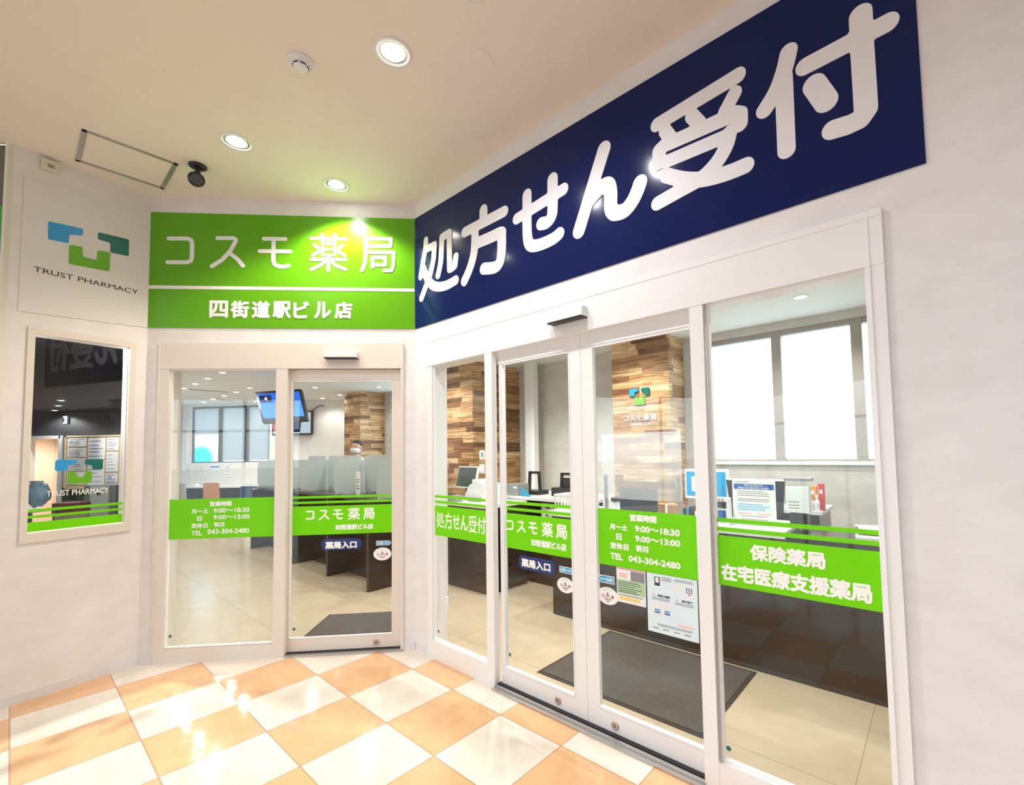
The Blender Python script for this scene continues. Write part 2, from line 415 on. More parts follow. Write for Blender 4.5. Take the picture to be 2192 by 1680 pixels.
def text_mb(body, bold=0.0, mb=None, fit=None, y=0.0, dep=.0008):
    """lettering from the built-in typeface, fitted into fit = (x0, x1, z0, z1), facing -y; bold = round thickening of every outline, in letter heights"""
    if body not in _tc:
        c = bpy.data.curves.new('t', 'FONT'); c.body = body; c.resolution_u = 3
        o = bpy.data.objects.new('t', c); COL.objects.link(o)
        dg = bpy.context.evaluated_depsgraph_get(); me = bpy.data.meshes.new_from_object(o.evaluated_get(dg))
        t = bmesh.new(); t.from_mesh(me); bmesh.ops.remove_doubles(t, verts=t.verts[:], dist=1e-5)
        t.verts.ensure_lookup_table(); t.verts.index_update()
        co = [v.co.copy() for v in t.verts]; fs = [tuple(v.index for v in f.verts) for f in t.faces]; es = [tuple(v.index for v in e.verts) for e in t.edges if len(e.link_faces) == 1]
        t.free(); bpy.data.objects.remove(o); bpy.data.curves.remove(c); bpy.data.meshes.remove(me)
        _tc[body] = (co, fs, es)
    co, fs, es = _tc[body]; xs = [c.x for c in co]; ys = [c.y for c in co]
    x0, x1, z0, z1 = fit; r = bold * (z1 - z0)
    sx = (x1 - x0 - 2 * r) / (max(xs) - min(xs)); sz = (z1 - z0 - 2 * r) / (max(ys) - min(ys))
    mb = mb or MB(); mx, my = min(xs), min(ys); yf = y - dep
    P = [Vector((x0 + r + (c.x - mx) * sx, z0 + r + (c.y - my) * sz)) for c in co]
    vs = [mb.bm.verts.new((p.x, yf, p.y)) for p in P]
    def face(v):
        try: f = mb.bm.faces.new(v)
        except ValueError: return
        f.normal_update()
        if f.normal.y > 0: f.normal_flip()
    for f in fs: face([vs[i] for i in f])
    if r > 0:
        k = 0; seen = set()
        for a, b in es:
            d = P[b] - P[a]
            if d.length < 1e-7: continue
            k += 1; yk = yf - 1.2e-5 * (1 + k % 12); n = Vector((-d.y, d.x)).normalized() * r
            face([mb.bm.verts.new((q.x, yk, q.y)) for q in (P[a] + n, P[b] + n, P[b] - n, P[a] - n)])
            for i in (a, b):
                if i in seen: continue
                seen.add(i); k += 1; yk = yf - 1.2e-5 * (1 + k % 12)
                face([mb.bm.verts.new((P[i].x + r * math.cos(q * math.pi / 4), yk, P[i].y + r * math.sin(q * math.pi / 4))) for q in range(8)])
    return mb
def lines(mb, x0, x1, zs, h, y, dep=.0008, jit=.0):
    for z in zs:
        mb.box(x0, x1 - random.random() * jit * (x1 - x0), y - dep, y, z - h / 2, z + h / 2)
    return mb

# stroke centre lines of the big lettering, in millimetres on the wall: (width, curved, points)
BIG = {
 '処': [(60,1,[(156,3157),(151,3099),(117,2996),(84,2889)]),(60,0,[(168,3086),(269,3086),(262,3033),(256,2981),(219,2885),(166,2808),(95,2714)]),(72,1,[(116,2948),(163,2868),(225,2793),(302,2753),(407,2736),(523,2746)]),(60,1,[(361,3104),(356,3029),(344,2924),(312,2839)]),(60,0,[(361,3116),(453,3120),(452,3000),(455,2848),(480,2847),(516,2857),(529,2920)])],
 '方': [(80,0,[(834,3155),(833,3090)]),(75,0,[(632,3067),(1038,3073)]),(75,1,[(742,3069),(741,2966),(726,2874),(684,2789),(623,2715)]),(82,1,[(756,2947),(896,2943),(1002,2941),(1011,2911),(1006,2798),(986,2743),(937,2726),(832,2747)])],
 'せ': [(74,0,[(1154,2984),(1539,3027)]),(77,1,[(1246,3105),(1242,2936),(1244,2840),(1259,2787),(1296,2763),(1365,2754),(1455,2758),(1501,2773)]),(80,1,[(1457,3121),(1453,2942),(1440,2892),(1404,2874),(1361,2881)])],
 'ん': [(86,0,[(1828,3141),(1645,2741)]),(84,1,[(1728,2890),(1785,2925),(1825,2938),(1854,2923),(1864,2869),(1862,2807),(1876,2771),(1901,2756),(1952,2754),(1999,2789),(2029,2834),(2043,2864)])],
 '受': [(72,0,[(2546,3155),(2148,3123)]),(66,0,[(2529,3081),(2485,3022)]),(66,0,[(2189,3072),(2217,3021)]),(66,0,[(2328,3079),(2362,3025)]),(72,0,[(2152,2921),(2154,2987),(2177,2998),(2527,2987),(2547,2973),(2546,2931)]),(66,0,[(2189,2912),(2487,2904)]),(72,1,[(2500,2911),(2481,2855),(2437,2801),(2362,2758),(2260,2740),(2138,2721)]),(72,1,[(2191,2841),(2276,2788),(2375,2748),(2481,2733),(2565,2733)])],
 '付': [(70,1,[(2754,3142),(2736,3078),(2702,3004),(2651,2942)]),(70,0,[(2731,3037),(2729,2729)]),(72,0,[(2812,3045),(3086,3055)]),(76,0,[(3006,3140),(3005,3024),(3006,2844),(3006,2758),(2986,2734),(2947,2731),(2896,2737)]),(84,0,[(2841,2951),(2879,2861)])],
}
COS = {
 'コ': [(30,0,[(135,3179),(271,3182),(299,3168),(305,3140),(306,3040),(300,3009),(273,2995),(132,2993)])],
 'ス': [(30,0,[(488,3190),(605,3193),(622,3180),(618,3163),(584,3093),(525,3019),(451,2967)]),(30,0,[(579,3073),(637,3026),(677,2976)])],
 'モ': [(30,0,[(829,3193),(986,3194)]),(30,0,[(798,3094),(1024,3095)]),(30,0,[(900,3192),(899,3021),(911,2990),(939,2975),(977,2972),(1015,2982)])],
 '局': [(30,0,[(1597,3212),(1790,3213),(1787,3156),(1601,3152)]),(30,0,[(1595,3212),(1597,3092),(1590,3013),(1568,2955)]),(28,0,[(1601,3101),(1813,3103),(1808,2997),(1796,2961),(1783,2954),(1737,2956)]),(28,0,[(1648,2982),(1648,3058),(1747,3060),(1747,3000),(1650,2999)])],
 '薬': [(26,0,[(1180,3205),(1446,3205)]),(26,0,[(1263,3236),(1267,3173)]),(26,0,[(1360,3239),(1356,3175)]),(20,0,[(1267,3161),(1360,3163),(1361,3072),(1268,3070),(1267,3161)]),(20,0,[(1268,3115),(1361,3117)]),(20,0,[(1315,3190),(1308,3166)]),(26,0,[(1204,3152),(1238,3123)]),(26,0,[(1194,3069),(1238,3095)]),(26,0,[(1420,3156),(1390,3126)]),(26,0,[(1391,3098),(1438,3071)]),(26,0,[(1183,3035),(1443,3038)]),(26,0,[(1311,3063),(1312,2949)]),(26,0,[(1298,3031),(1254,2991),(1184,2954)]),(26,0,[(1324,3032),(1369,2989),(1444,2959)])],
}
LOGO = {
 'blue': [(-533,3079),(-368,3097),(-367,3048),(-434,3029),(-434,2968),(-530,2957)],
 'teal': [(-293,3105),(-126,3119),(-124,2993),(-225,2984),(-227,3054),(-292,3053)],
 'green': [(-432,2960),(-367,2969),(-363,2900),(-294,2903),(-293,2973),(-225,2984),(-226,2844),(-431,2827)],
}

# ================================================================== the setting
XA = 1.981                     # width of the front wall
HC = 3.507; HI = 2.70          # ceilings: hall, pharmacy
def cz(mb, x0, x1, z0, z1, y0=0.0, y1=.10): mb.box(x0, x1, y0, y1, z0, z1); return mb
# hall floor and ceiling are laid along the long wall's axes so that the tiles follow it
hall_w = [(-3.45, 2.79), (-3.1048, 3.4056), (-1.1318, 3.5810), (4.4, -1.01), (4.4, -5.0), (-9.0, -5.0), (-9.0, 3.25)]
hallB = [tuple((FI['B'] @ V(x, y, 0)).xy) for x, y in hall_w]
struct('floor', MB().prism(hallB, -.06, 0, 'xy'), 'hall_tile', 'B')
struct('ceiling', MB().prism(hall_w, HC, HC + .08, 'xy'), 'ceiling_paint')
room_w = [(-1.1218, 3.632), (-3.135, 3.456), (-9.62, 10.60), (-9.6, 10.75), (-3.5, 10.0)]
roomB = [tuple((FI['B'] @ V(x, y, 0)).xy) for x, y in room_w] + [(-3.2, 2.75), (3.44, 2.75), (3.44, .05)]
struct('floor', MB().prism(roomB, -.05, 0, 'xy'), 'inner_tile', 'B')
struct('ceiling', MB().prism(roomB, HI, HI + .06, 'xy'), 'inner_ceiling', 'B')
# long right wall
mb = MB(); cz(mb, 0, .172, 0, HC); cz(mb, .172, 3.035, 2.372, HC); cz(mb, 3.035, 7.2, 0, HC)
struct('wall_right', mb, 'wallpaper', 'B')
mb = MB(); cz(mb, 0, .094, 0, HC); cz(mb, .094, 1.887, 2.37, HC); cz(mb, 1.887, XA, 0, HC)
struct('wall_front', mb, 'wallpaper', 'A')
mb = MB(); cz(mb, -.69, -.60, 0, HC); cz(mb, -.60, -.065, 2.36, HC); cz(mb, -.60, -.065, 0, .98); cz(mb, -.065, 0, 0, HC)
struct('wall_left', mb, 'wallpaper', 'C')
# baseboards
def base(name, f, spans):
    mb = MB()
    for a, b in spans: mb.box(a, b, -.006, 0, 0, .06)
    struct(name, mb, 'panel_white', f)
base('baseboard_left', 'C', [(-.69, 0)]); base('baseboard_front', 'A', [(.006, .094), (1.887, XA - .006)]); base('baseboard_right', 'B', [(0, .172), (3.035, 7.2)])
# end of the left wall, tinted glazing beyond it, far hall walls with the street entrance
ex, ey = -.4865 * .69 - 3.1048, -.8737 * .69 + 3.4056
mb = MB(); mb.box(ex - .020, ex, ey - .03, ey + .06, 0, HC); struct('trim_1', mb, 'cream_metal')
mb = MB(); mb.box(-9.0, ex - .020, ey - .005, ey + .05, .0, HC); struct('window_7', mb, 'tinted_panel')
mb = MB(); mb.box(ex - .05, ex - .024, ey - .02, ey - .006, .9, 3.1); struct('trim_2', mb, 'green_strip')
mb = MB(); mb.box(ex - .04, ex - .005, ey - .07, ey - .031, 0, .035); struct('trim_3', mb, 'plastic_black')
mb = MB(); mb.box(-5.0, 4.5, -5.1, -5.0, 0, HC); mb.box(-9.1, -5.0, -5.1, -5.0, 2.9, HC); struct('wall_back', mb, 'wallpaper')
mb = MB(); mb.box(-9.1, -9.0, -5.0, .2, 2.9, HC); mb.box(-9.1, -9.0, .2, 3.3, 0, HC); struct('wall_far_left', mb, 'wallpaper')
mb = MB(); mb.box(4.4, 4.5, -5.1, -.9, 0, HC); struct('wall_far_right', mb, 'wallpaper')
mb = MB()
for x in (-9.05, -7.7, -6.3, -5.05): mb.box(x - .03, x + .03, -5.08, -5.02, 0, 2.9)
for y in (-3.6, -1.8, .15): mb.box(-9.08, -9.02, y - .03, y + .03, 0, 2.9)
mb.box(-9.1, -5.0, -5.08, -5.02, 2.1, 2.16); struct('trim_4', mb, 'frame_grey')
struct('floor', MB().box(-60, 60, -60, 70, -.3, -.08), 'asphalt')
# pharmacy shell
def wall_xy(name, pts, z0, z1, th, m, frame='W'):
    mb = MB()
    for (a, b) in zip(pts, pts[1:]):
        a = Vector(a); b = Vector(b); d = (b - a).normalized(); n = Vector((-d.y, d.x)) * th
        mb.prism([tuple(a), tuple(b), tuple(b + n), tuple(a + n)], z0, z1, 'xy')
    struct(name, mb, m, frame)
wall_xy('wall_partition', [(-3.16, 3.46), (-9.62, 10.60)], 0, 2.9, .05, 'inner_white')
VX0, VX1 = -.13, 1.93; VZ0, VZ1 = 1.375, 2.655
mb = MB(); mb.box(-1.4, 5.0, 0, .12, 0, VZ0); mb.box(-1.4, 5.0, 0, .12, VZ1, 2.8); mb.box(-1.4, VX0, 0, .12, VZ0, VZ1); mb.box(VX1, 5.0, 0, .12, VZ0, VZ1)
struct('wall_far', mb, 'inner_white', 'V')
NB = 2.66; WX0, WX1, WZ0, WZ1 = 1.20, 3.0, 1.35, 2.62
mb = MB(); mb.box(-6.8, -4.95, NB, NB + .12, 0, 2.8); mb.box(-4.95, -2.3, NB, NB + .12, 0, .9); mb.box(-4.95, -2.3, NB, NB + .12, 2.6, 2.8); mb.box(-2.3, WX0, NB, NB + .12, 0, 2.8)
mb.box(WX0, WX1, NB, NB + .12, 0, WZ0); mb.box(WX0, WX1, NB, NB + .12, WZ1, 2.8); mb.box(WX1, 3.5, NB, NB + .12, 0, 2.8)
struct('wall_inner_back', mb, 'inner_wallpaper', 'B')
mb = MB(); mb.box(3.4, 3.5, .1, NB, 0, 2.8); struct('wall_inner_right', mb, 'inner_wallpaper', 'B')
# timber clad columns
def column(x0, x1, y0, y1):
    mb = MB(); mb.box(x0, x1, y0, y1, 0, HI); struct('wall_column', mb, 'wood_patch', 'B')
column(-5.86, -5.22, 2.17, NB); column(-2.35, -1.49, 1.80, NB); column(.345, 1.04, 2.30, NB)
# interior windows
def window(name, f, x0, x1, z0, z1, y, muls, fm, gm, fr=.035, dep=.06, thick=.06):
    r = sroot(name, f, (0, 0, 0))
    mb = MB(); mb.box(x0, x1, y, y + dep, z1 - fr, z1); mb.box(x0, x1, y, y + dep, z0, z0 + fr * .6); mb.box(x0, x0 + fr, y, y + dep, z0, z1); mb.box(x1 - fr, x1, y, y + dep, z0, z1)
    for m in muls: mb.box(m - thick / 2, m + thick / 2, y - .01, y + dep, z0, z1)
    obj('window_frame', mb, fm, r)
    e = [x0] + list(muls) + [x1]
    for i, (a, b) in enumerate(zip(e, e[1:])):
        g = gm[i % len(gm)]
        obj('pane', MB().box(a + .02, b - .02, y + dep * .5, y + dep * .5 + .006, z0 + .01, z1 - .01), g, r)
    return r
w = window('window_5', 'V', VX0 + .1, VX1, VZ0, VZ1, .03, [.69, 1.345], 'frame_dark', ['blur_film', 'window_film', 'window_film'], .04, .06, .09)
mb = MB(); mb.box(VX0, VX0 + .1, .02, .09, VZ0, VZ1); obj('blind_edge', mb, 'sill_white', w)
for a_, c_, z_ in ((VX0 + .14, .64, 2.02), (.74, 1.29, 1.42), (1.40, VX1 - .04, 1.42)): obj('roller_blind', MB().box(a_, c_, .036, .040, z_, 2.62), 'blind_cloth', w)
xm1 = at(1666, 850, 'B', NB + .02)[0]; xm2 = at(1840, 850, 'B', NB + .02)[0]
w = window('window_6', 'B', WX0, WX1, WZ0, WZ1, NB + .02, [xm1, xm2], 'frame_grey', ['window_film', 'window_film', 'clear_acrylic'], .05, .07, .085)
mb = MB(); mb.box(WX0 - .02, WX1 + .02, NB - .03, NB + .05, WZ0 - .02, WZ0 + .012); obj('sill', mb, 'sill_white', w)
window('window_added', 'B', -4.95, -2.3, .9, 2.6, NB + .02, [-4.0, -3.1], 'frame_grey', ['window_film'], .05, .07, .07)  # added bright window, stands in for a reflection in the front door glass

# ------------------------------------------------------------------ shop front: frames, fixed panes and sliding doors
def glazing(name, f, x0, x1, z0, z1, y0, y1, bead=.012):
    """fixed pane with its bead"""
    r = sroot(name, f, (0, 0, 0))
    obj('pane', MB().box(x0 - .004, x1 + .004, y0, y1, z0 - .004, z1 + .004), 'pane_glass', r)
    mb = MB(); mb.box(x0 - bead, x0, y0 - .008, y1 + .008, z0 - bead, z1 + bead); mb.box(x1, x1 + bead, y0 - .008, y1 + .008, z0 - bead, z1 + bead)
    mb.box(x0, x1, y0 - .008, y1 + .008, z0 - bead, z0); mb.box(x0, x1, y0 - .008, y1 + .008, z1, z1 + bead)
    obj('glazing_bead', mb, 'bead_white', r)
    return r
def leaf(name, f, x0, x1, gx0, gx1, gz0, gz1, keyx, keyz, z0=.022, z1=2.168):
    r = sroot(name, f, (0, 0, 0)); y0, y1 = .030, .062
    mb = MB(); mb.box(x0, gx0, y0, y1, z0, z1); mb.box(gx1, x1, y0, y1, z0, z1); mb.box(gx0, gx1, y0, y1, z0, gz0); mb.box(gx0, gx1, y0, y1, gz1, z1)
    mb.box(x0, x1, y0 - .004, y0, gz1 + .008, gz1 + .02)
    obj('door_frame', mb, 'white_metal' if f == 'B' else 'cream_metal', r)
    obj('pane', MB().box(gx0 - .004, gx1 + .004, .043, .049, gz0 - .004, gz1 + .004), 'pane_glass', r)
    mb = MB(); b = .006
    mb.box(gx0 - .001, gx0 + b, y0 - .003, .042, gz0, gz1); mb.box(gx1 - b, gx1, y0 - .003, .042, gz0, gz1); mb.box(gx0, gx1, y0 - .003, .042, gz0, gz0 + b); mb.box(gx0, gx1, y0 - .003, .042, gz1 - b, gz1)
    obj('glazing_bead', mb, 'bead_white', r)
    lk = obj('door_lock', MB().lathe([(0, 0), (.021, 0), (.023, .003), (.021, .006), (.015, .006), (.014, .004), (0, .004)], M=Matrix.Translation(V(keyx, y0, keyz)) @ Matrix.Rotation(R(90), 4, 'X')), 'brass', r, shade=False)
    obj('keyhole', MB().box(-.002, .002, -.0055, -.004, -.006, .006), 'ink', lk, loc=(keyx, y0, keyz))
    return r
# front (A) entrance
mb = MB()
mb.box(.094, 1.887, -.014, .12, 2.172, 2.37); mb.box(.094, .169, -.012, .12, 0, 2.172); mb.box(1.866, 1.887, -.012, .12, 0, 2.172)
mb.box(.936, 1.020, -.012, .028, 0, 2.172); mb.box(.169, .936, -.010, .028, 0, .100); mb.box(.169, .936, -.010, .028, 2.166, 2.172)
mb.box(.094, .100, -.018, -.012, 0, 2.37)
struct('trim_5', mb, 'cream_metal', 'A')
struct('trim_6', MB().box(1.02, 1.887, -.02, .085, 0, .012), 'aluminium', 'A')
struct('trim_7', MB().box(1.02, 1.866, .02, .085, 0.012, .020).box(1.02, 1.866, .066, .12, 2.12, 2.172), 'dark_gap', 'A')
glazing('window_1', 'A', .181, .936, .115, 2.162, .010, .016)
leaf('door_1', 'A', .985, 1.862, 1.034, 1.797, .118, 2.082, 1.675, .060)
# right (B) entrance
mb = MB()
mb.box(.172, 3.035, -.016, .13, 2.162, 2.345); mb.box(.172, 3.035, -.018, .13, 2.345, 2.372)
mb.box(.172, .232, -.012, .12, 0, 2.162); mb.box(2.974, 3.035, -.014, .12, 0, 2.162); mb.box(2.988, 2.992, -.019, -.014, 0, 2.372)
mb.box(.834, .905, -.014, .028, 0, 2.162); mb.box(2.284, 2.349, -.014, .028, 0, 2.162)
mb.box(.232, .834, -.012, .028, 0, .132); mb.box(2.349, 2.974, -.012, .028, 0, .132)
struct('trim_8', mb, 'white_metal', 'B')
struct('trim_9', MB().box(.905, 2.284, -.045, .085, 0, .010).box(.905, 2.284, -.02, .0, .010, .018), 'aluminium', 'B')
struct('trim_10', MB().box(.905, 2.284, .01, .085, .010, .020), 'dark_gap', 'B')
glazing('window_2', 'B', .244, .830, .144, 2.158, .008, .014)
glazing('window_3', 'B', 2.372, 2.972, .144, 2.150, .008, .014)
leaf('door_2', 'B', .925, 1.607, .956, 1.524, .125, 2.077, 1.395, .062)
leaf('door_3', 'B', 1.609, 2.34, 1.686, 2.300, .125, 2.077, 1.785, .060)
mb = MB()
for x in (2.356, 2.364): mb.box(x - .0015, x + .0015, -.0165, -.012, .13, 2.16)
struct('trim_11', mb, 'frame_grey', 'B')
# left (C) window
mb = MB(); mb.box(-.60, -.567, -.012, .11, .98, 2.36); mb.box(-.101, -.065, -.012, .11, .98, 2.36); mb.box(-.567, -.101, -.012, .11, .98, 1.040); mb.box(-.567, -.101, -.012, .11, 2.318, 2.36)
struct('trim_12', mb, 'cream_metal', 'C')
glazing('window_4', 'C', -.565, -.103, 1.042, 2.315, .030, .036, .008)

# small round glass marks and the film stickers
GM = 'green quality marks etched in the pane corners'
for f, x, z, y, l in (('A', .21, .19, .0088, 'small round green mark low in the left pane of the front entrance'), ('A', 1.065, .185, .041, 'small round green mark low in the front sliding door'), ('B', .277, .199, .0068, 'small round green mark low in the narrow left pane of the right shopfront'),
                   ('B', .99, .21, .041, 'small round green mark low in the left sliding door of the right shopfront'), ('B', 2.388, .192, .0068, 'small round green mark low in the large right end pane')):
    mb = MB(); mb.prism([(.011 * math.cos(k * .5236), .011 * math.sin(k * .5236)) for k in range(12)], -.0006, 0)
    tag(obj('glass_mark', mb, 'logo_teal', None, f, (x, y, z)), l, 'mark', GM)

# ------------------------------------------------------------------ big signs
def sign_root(name, f, loc, label): return thing(name, f, loc, label, 'sign')
s = sign_root('wall_sign', 'B', (0, 0, 0), 'long navy sign with large white lettering above the right shopfront')
q = at(1984, 350.5, 'B', -.006)
obj('panel', MB().box(.002, 3.170, -.006, -.0005, 2.487, 3.386), 'navy_panel', s)
for k, v in BIG.items():
    mb = MB(); strokes(mb, v, -.010, -.006); obj('character', mb, 'letter_white', s)
s = sign_root('wall_sign', 'A', (0, 0, 0), 'bright green sign with white lettering above the front entrance')
obj('panel', MB().box(.002, XA - .007, -.006, -.0005, 2.487, 3.384), 'sign_green', s)
obj('divider', MB().box(.002, XA - .008, -.008, -.006, 2.787, 2.812), 'letter_white', s)
for k, v in COS.items():
    mb = MB(); strokes(mb, v, -.009, -.006); obj('character', mb, 'letter_white', s)
for i, ch in enumerate('四街道駅ビル店'):
    x0 = .440 + i * .1535
    w_ = .136 if ch not in 'ビル' else (.118 if ch == 'ビ' else .13)
    obj('character', text_mb(ch, .042, fit=(x0, x0 + w_, 2.565, 2.700), y=-.006, dep=.003), 'letter_white', s)
s = sign_root('wall_sign', 'C', (0, 0, 0), 'square white sign with a blue, teal and green logo on the left wall')
obj('panel', MB().prism([(-.645, 2.447), (-.002, 2.487), (-.003, 3.384), (-.645, 3.325)], -.005, -.0005), 'panel_white', s)
allp = [p for v in LOGO.values() for p in v]; lx0 = min(p[0] for p in allp); lx1 = max(p[0] for p in allp); lz0 = min(p[1] for p in allp); lz1 = max(p[1] for p in allp)
LG = {}
LG['blue'] = [(0, 1), (.43, 1), (.43, .80), (.26, .80), (.255, .535), (0, .535)]
LG['teal'] = [(.60, 1), (1, 1), (1, .54), (.765, .54), (.765, .77), (.60, .77)]
LG['green'] = [(.26, .50), (.42, .50), (.44, .26), (.60, .26), (.61, .50), (.765, .50), (.765, 0), (.26, 0)]
def logo(root, x0, x1, z0, z1, y0, y1, rr=.06):
    for k, v in LG.items():
        P = [(x0 + a * (x1 - x0), z0 + b * (z1 - z0)) for a, b in v]
        obj('logo_' + k, MB().prism(rounded(P, rr * (x1 - x0), 5), y0, y1), 'logo_' + k, root)
for k, v in LOGO.items():
    obj('logo_' + k, MB().prism(rounded([(a / 1000, b / 1000) for a, b in v], .011, 5), -.007, -.005), 'logo_' + k, s)
obj('lettering', text_mb('TRUST PHARMACY', .004, fit=(-.587, -.064, 2.722, 2.757), y=-.005), 'ink', s)

# ------------------------------------------------------------------ vinyl on the panes
YA, YB, YD = .0095, .0075, .0420      # outer face of the fixed panes (front, right) and of the sliding leaves
def camx(f): return FI[f] @ V(0, 0, CAM_H)
def sh(f, x, z, y):
    """a point read on the wall face, carried back along the line of sight to depth y"""
    c = camx(f); k = (y - c.y) / (0 - c.y); return c.x + (x - c.x) * k, CAM_H + (z - CAM_H) * k
def vinyl(f, x0, x1, y, label, stripes=True, tall=False, grp='green vinyl bands across the shopfront glass'):
    o = thing('vinyl_band', f, (0, 0, 0), label, 'band', grp)
    z = lambda a: sh(f, x0, a, y)[1]
    obj('band', MB().box(x0, x1, y - .0008, y - .0002, z(.895), z(1.19 if tall else 1.112)), 'vinyl_green', o)
    if stripes:
        for a, b in ((1.131, 1.149), (1.171, 1.189)): obj('stripe', MB().box(x0, x1, y - .0008, y - .0002, z(a), z(b)), 'vinyl_green', o)
    return o
def vtext(o, body, f, x0, x1, z0, z1, y, bold=.04, m='vinyl_white', name='lettering'):
    a = sh(f, x0, z0, y); b = sh(f, x1, z1, y)
    obj(name, text_mb(body, bold, fit=(a[0], b[0], a[1], b[1]), y=y - .0009, dep=.0006), m, o)
HRS = [('営業時間', .470, .625, 1.131, 1.169), ('月～土', .343, .462, 1.081, 1.116), ('9:00～18:30', .498, .754, 1.083, 1.118), ('日', .384, .419, 1.026, 1.061), ('9:00～13:00', .499, .755, 1.033, 1.067),
       ('定休日', .345, .458, .973, 1.010), ('祝日', .503, .577, .978, 1.014), ('TEL', .345, .421, .920, .954), ('043-304-2480', .459, .755, .927, .964)]
o = vinyl('A', .182, .935, YA, 'tall green band with opening hours on the left pane of the front entrance', False, True)
for t_, a, b, c, d in HRS:
    vtext(o, t_, 'A', a, b, min(c, d), max(c, d), YA)
def cosmo(o, f, x0, x1, z0, z1, y, m='vinyl_white', dep=.0006, ws=1.35):
    P = [p for v in COS.values() for _, _, q in v for p in q]; a0 = min(p[0] for p in P) / 1000; a1 = max(p[0] for p in P) / 1000; b0 = min(p[1] for p in P) / 1000; b1 = max(p[1] for p in P) / 1000
    A = sh(f, x0, z0, y) if f != 'X' else (x0, z0); Bp = sh(f, x1, z1, y) if f != 'X' else (x1, z1)
    k = (Bp[0] - A[0]) / (a1 - a0); kz = (Bp[1] - A[1]) / (b1 - b0)
    mb = MB(); strokes(mb, [s_ for v in COS.values() for s_ in v], y - .0009 - dep, y - .0009, lambda x, z: (A[0] + (x - a0) * k, A[1] + (z - b0) * kz), k * ws)
    obj('lettering', mb, m, o)
o = vinyl('A', 1.044, 1.787, YD, 'green band with two thin stripes on the front sliding door')
cosmo(o, 'A', 1.166, 1.663, 1.005, 1.090, YD)
vtext(o, '四街道駅ビル店', 'A', 1.381, 1.659, .926, .968, YD, .05)
def pill(f, x0, x1, z0, z1, y, tx0, tx1, tz0, tz1, label):
    o = thing('entrance_sticker', f, (0, 0, 0), label, 'sticker', 'navy entrance stickers')
    a = sh(f, x0, z0, y); b = sh(f, x1, z1, y); r = (b[1] - a[1]) * .49
    obj('backing', MB().prism(rrect(a[0], b[0], a[1], b[1], r), y - .0008, y - .0002), 'pill_navy', o)
    vtext(o, '薬局入口', f, tx0, tx1, tz0, tz1, y, .05)
def tab(f, x0, x1, z0, z1, y, right, label):
    o = thing('arrow_sticker', f, (0, 0, 0), label, 'sticker', 'blue arrow stickers marking the automatic doors')
    a = sh(f, x0, z0, y); b = sh(f, x1, z1, y); zc = (a[1] + b[1]) / 2; h = b[1] - a[1]
    def arrow(x0, x1, z0, z1, t_): return [(x0, z0), (x1 - t_, z0), (x1, (z0 + z1) / 2), (x1 - t_, z1), (x0, z1)]
    X = (lambda p: p) if right else (lambda p: [(a[0] + b[0] - q[0], q[1]) for q in p])
    obj('border', MB().prism(X(arrow(a[0], b[0], a[1], b[1], h * .45)), y - .0006, y - .0002), 'sticker_white', o)
    obj('arrow', MB().prism(X(arrow(a[0] + .004, b[0] - .006, a[1] + .004, b[1] - .004, h * .35)), y - .0010, y - .0006), 'tab_blue', o)
    w = b[0] - a[0]; tx = (a[0] + w * .10, a[0] + w * .48) if right else (b[0] - w * .48, b[0] - w * .10)
    obj('lettering', text_mb('自動', .02, fit=(*tx, zc - h * .26, zc + h * .26), y=y - .0011, dep=.0004), 'sticker_white', o)
    lx = (a[0] + w * .54, a[0] + w * .84) if right else (b[0] - w * .84, b[0] - w * .54)
    obj('line', MB().box(*lx, y - .0014, y - .0011, zc - .003, zc + .003), 'sticker_white', o)
def caution(f, x0, x1, z0, z1, y, label):
    o = thing('caution_sticker', f, (0, 0, 0), label, 'sticker', 'round white caution stickers')
    a = sh(f, x0, z0, y); b = sh(f, x1, z1, y); cx, cz_ = (a[0] + b[0]) / 2, (a[1] + b[1]) / 2; rx, rz = (b[0] - a[0]) / 2, (b[1] - a[1]) / 2
    obj('disc', MB().prism([(cx + rx * math.cos(k * math.pi / 24), cz_ + rz * math.sin(k * math.pi / 24)) for k in range(48)], y - .0007, y - .0002), 'sticker_white', o)
    r = rz
    mb = MB(); P = [(cx - r * .42, cz_ - r * .42), (cx + r * .42, cz_ - r * .42), (cx, cz_ + r * .40)]
    for p, q in zip(P, P[1:] + P[:1]):
        d = (Vector(q) - Vector(p)).normalized(); n = Vector((-d.y, d.x)) * .0016; mb.prism([(p[0] + n.x, p[1] + n.y), (q[0] + n.x, q[1] + n.y), (q[0] - n.x, q[1] - n.y), (p[0] - n.x, p[1] - n.y)], y - .0011, y - .0007)
    mb.box(cx - .0022, cx + .0022, y - .0011, y - .0007, cz_ - r * .18, cz_ + r * .16); mb.box(cx - .0022, cx + .0022, y - .0011, y - .0007, cz_ - r * .34, cz_ - r * .26)
    obj('warning_triangle', mb, 'ink', o)
    obj('lettering', text_mb('注', .03, fit=(cx - r * .84, cx - r * .50, cz_ - r * .22, cz_ + r * .16), y=y - .0008, dep=.0004), 'ink_red', o, )
    obj('lettering', text_mb('意', .03, fit=(cx + r * .50, cx + r * .84, cz_ - r * .22, cz_ + r * .16), y=y - .0008, dep=.0004), 'ink_red', o)
    mb = MB()
    for k in range(5):
        t_ = R(130 - k * 20); mb.box(cx + r * .82 * math.cos(t_) - .003, cx + r * .82 * math.cos(t_) + .003, y - .0010, y - .0007, cz_ + r * .80 * math.sin(t_) - .0014, cz_ + r * .80 * math.sin(t_) + .0014)
    mb.box(cx - r * .2, cx + r * .2, y - .0010, y - .0007, cz_ - r * .66, cz_ - r * .58)
    obj('small_print', mb, 'ink', o)
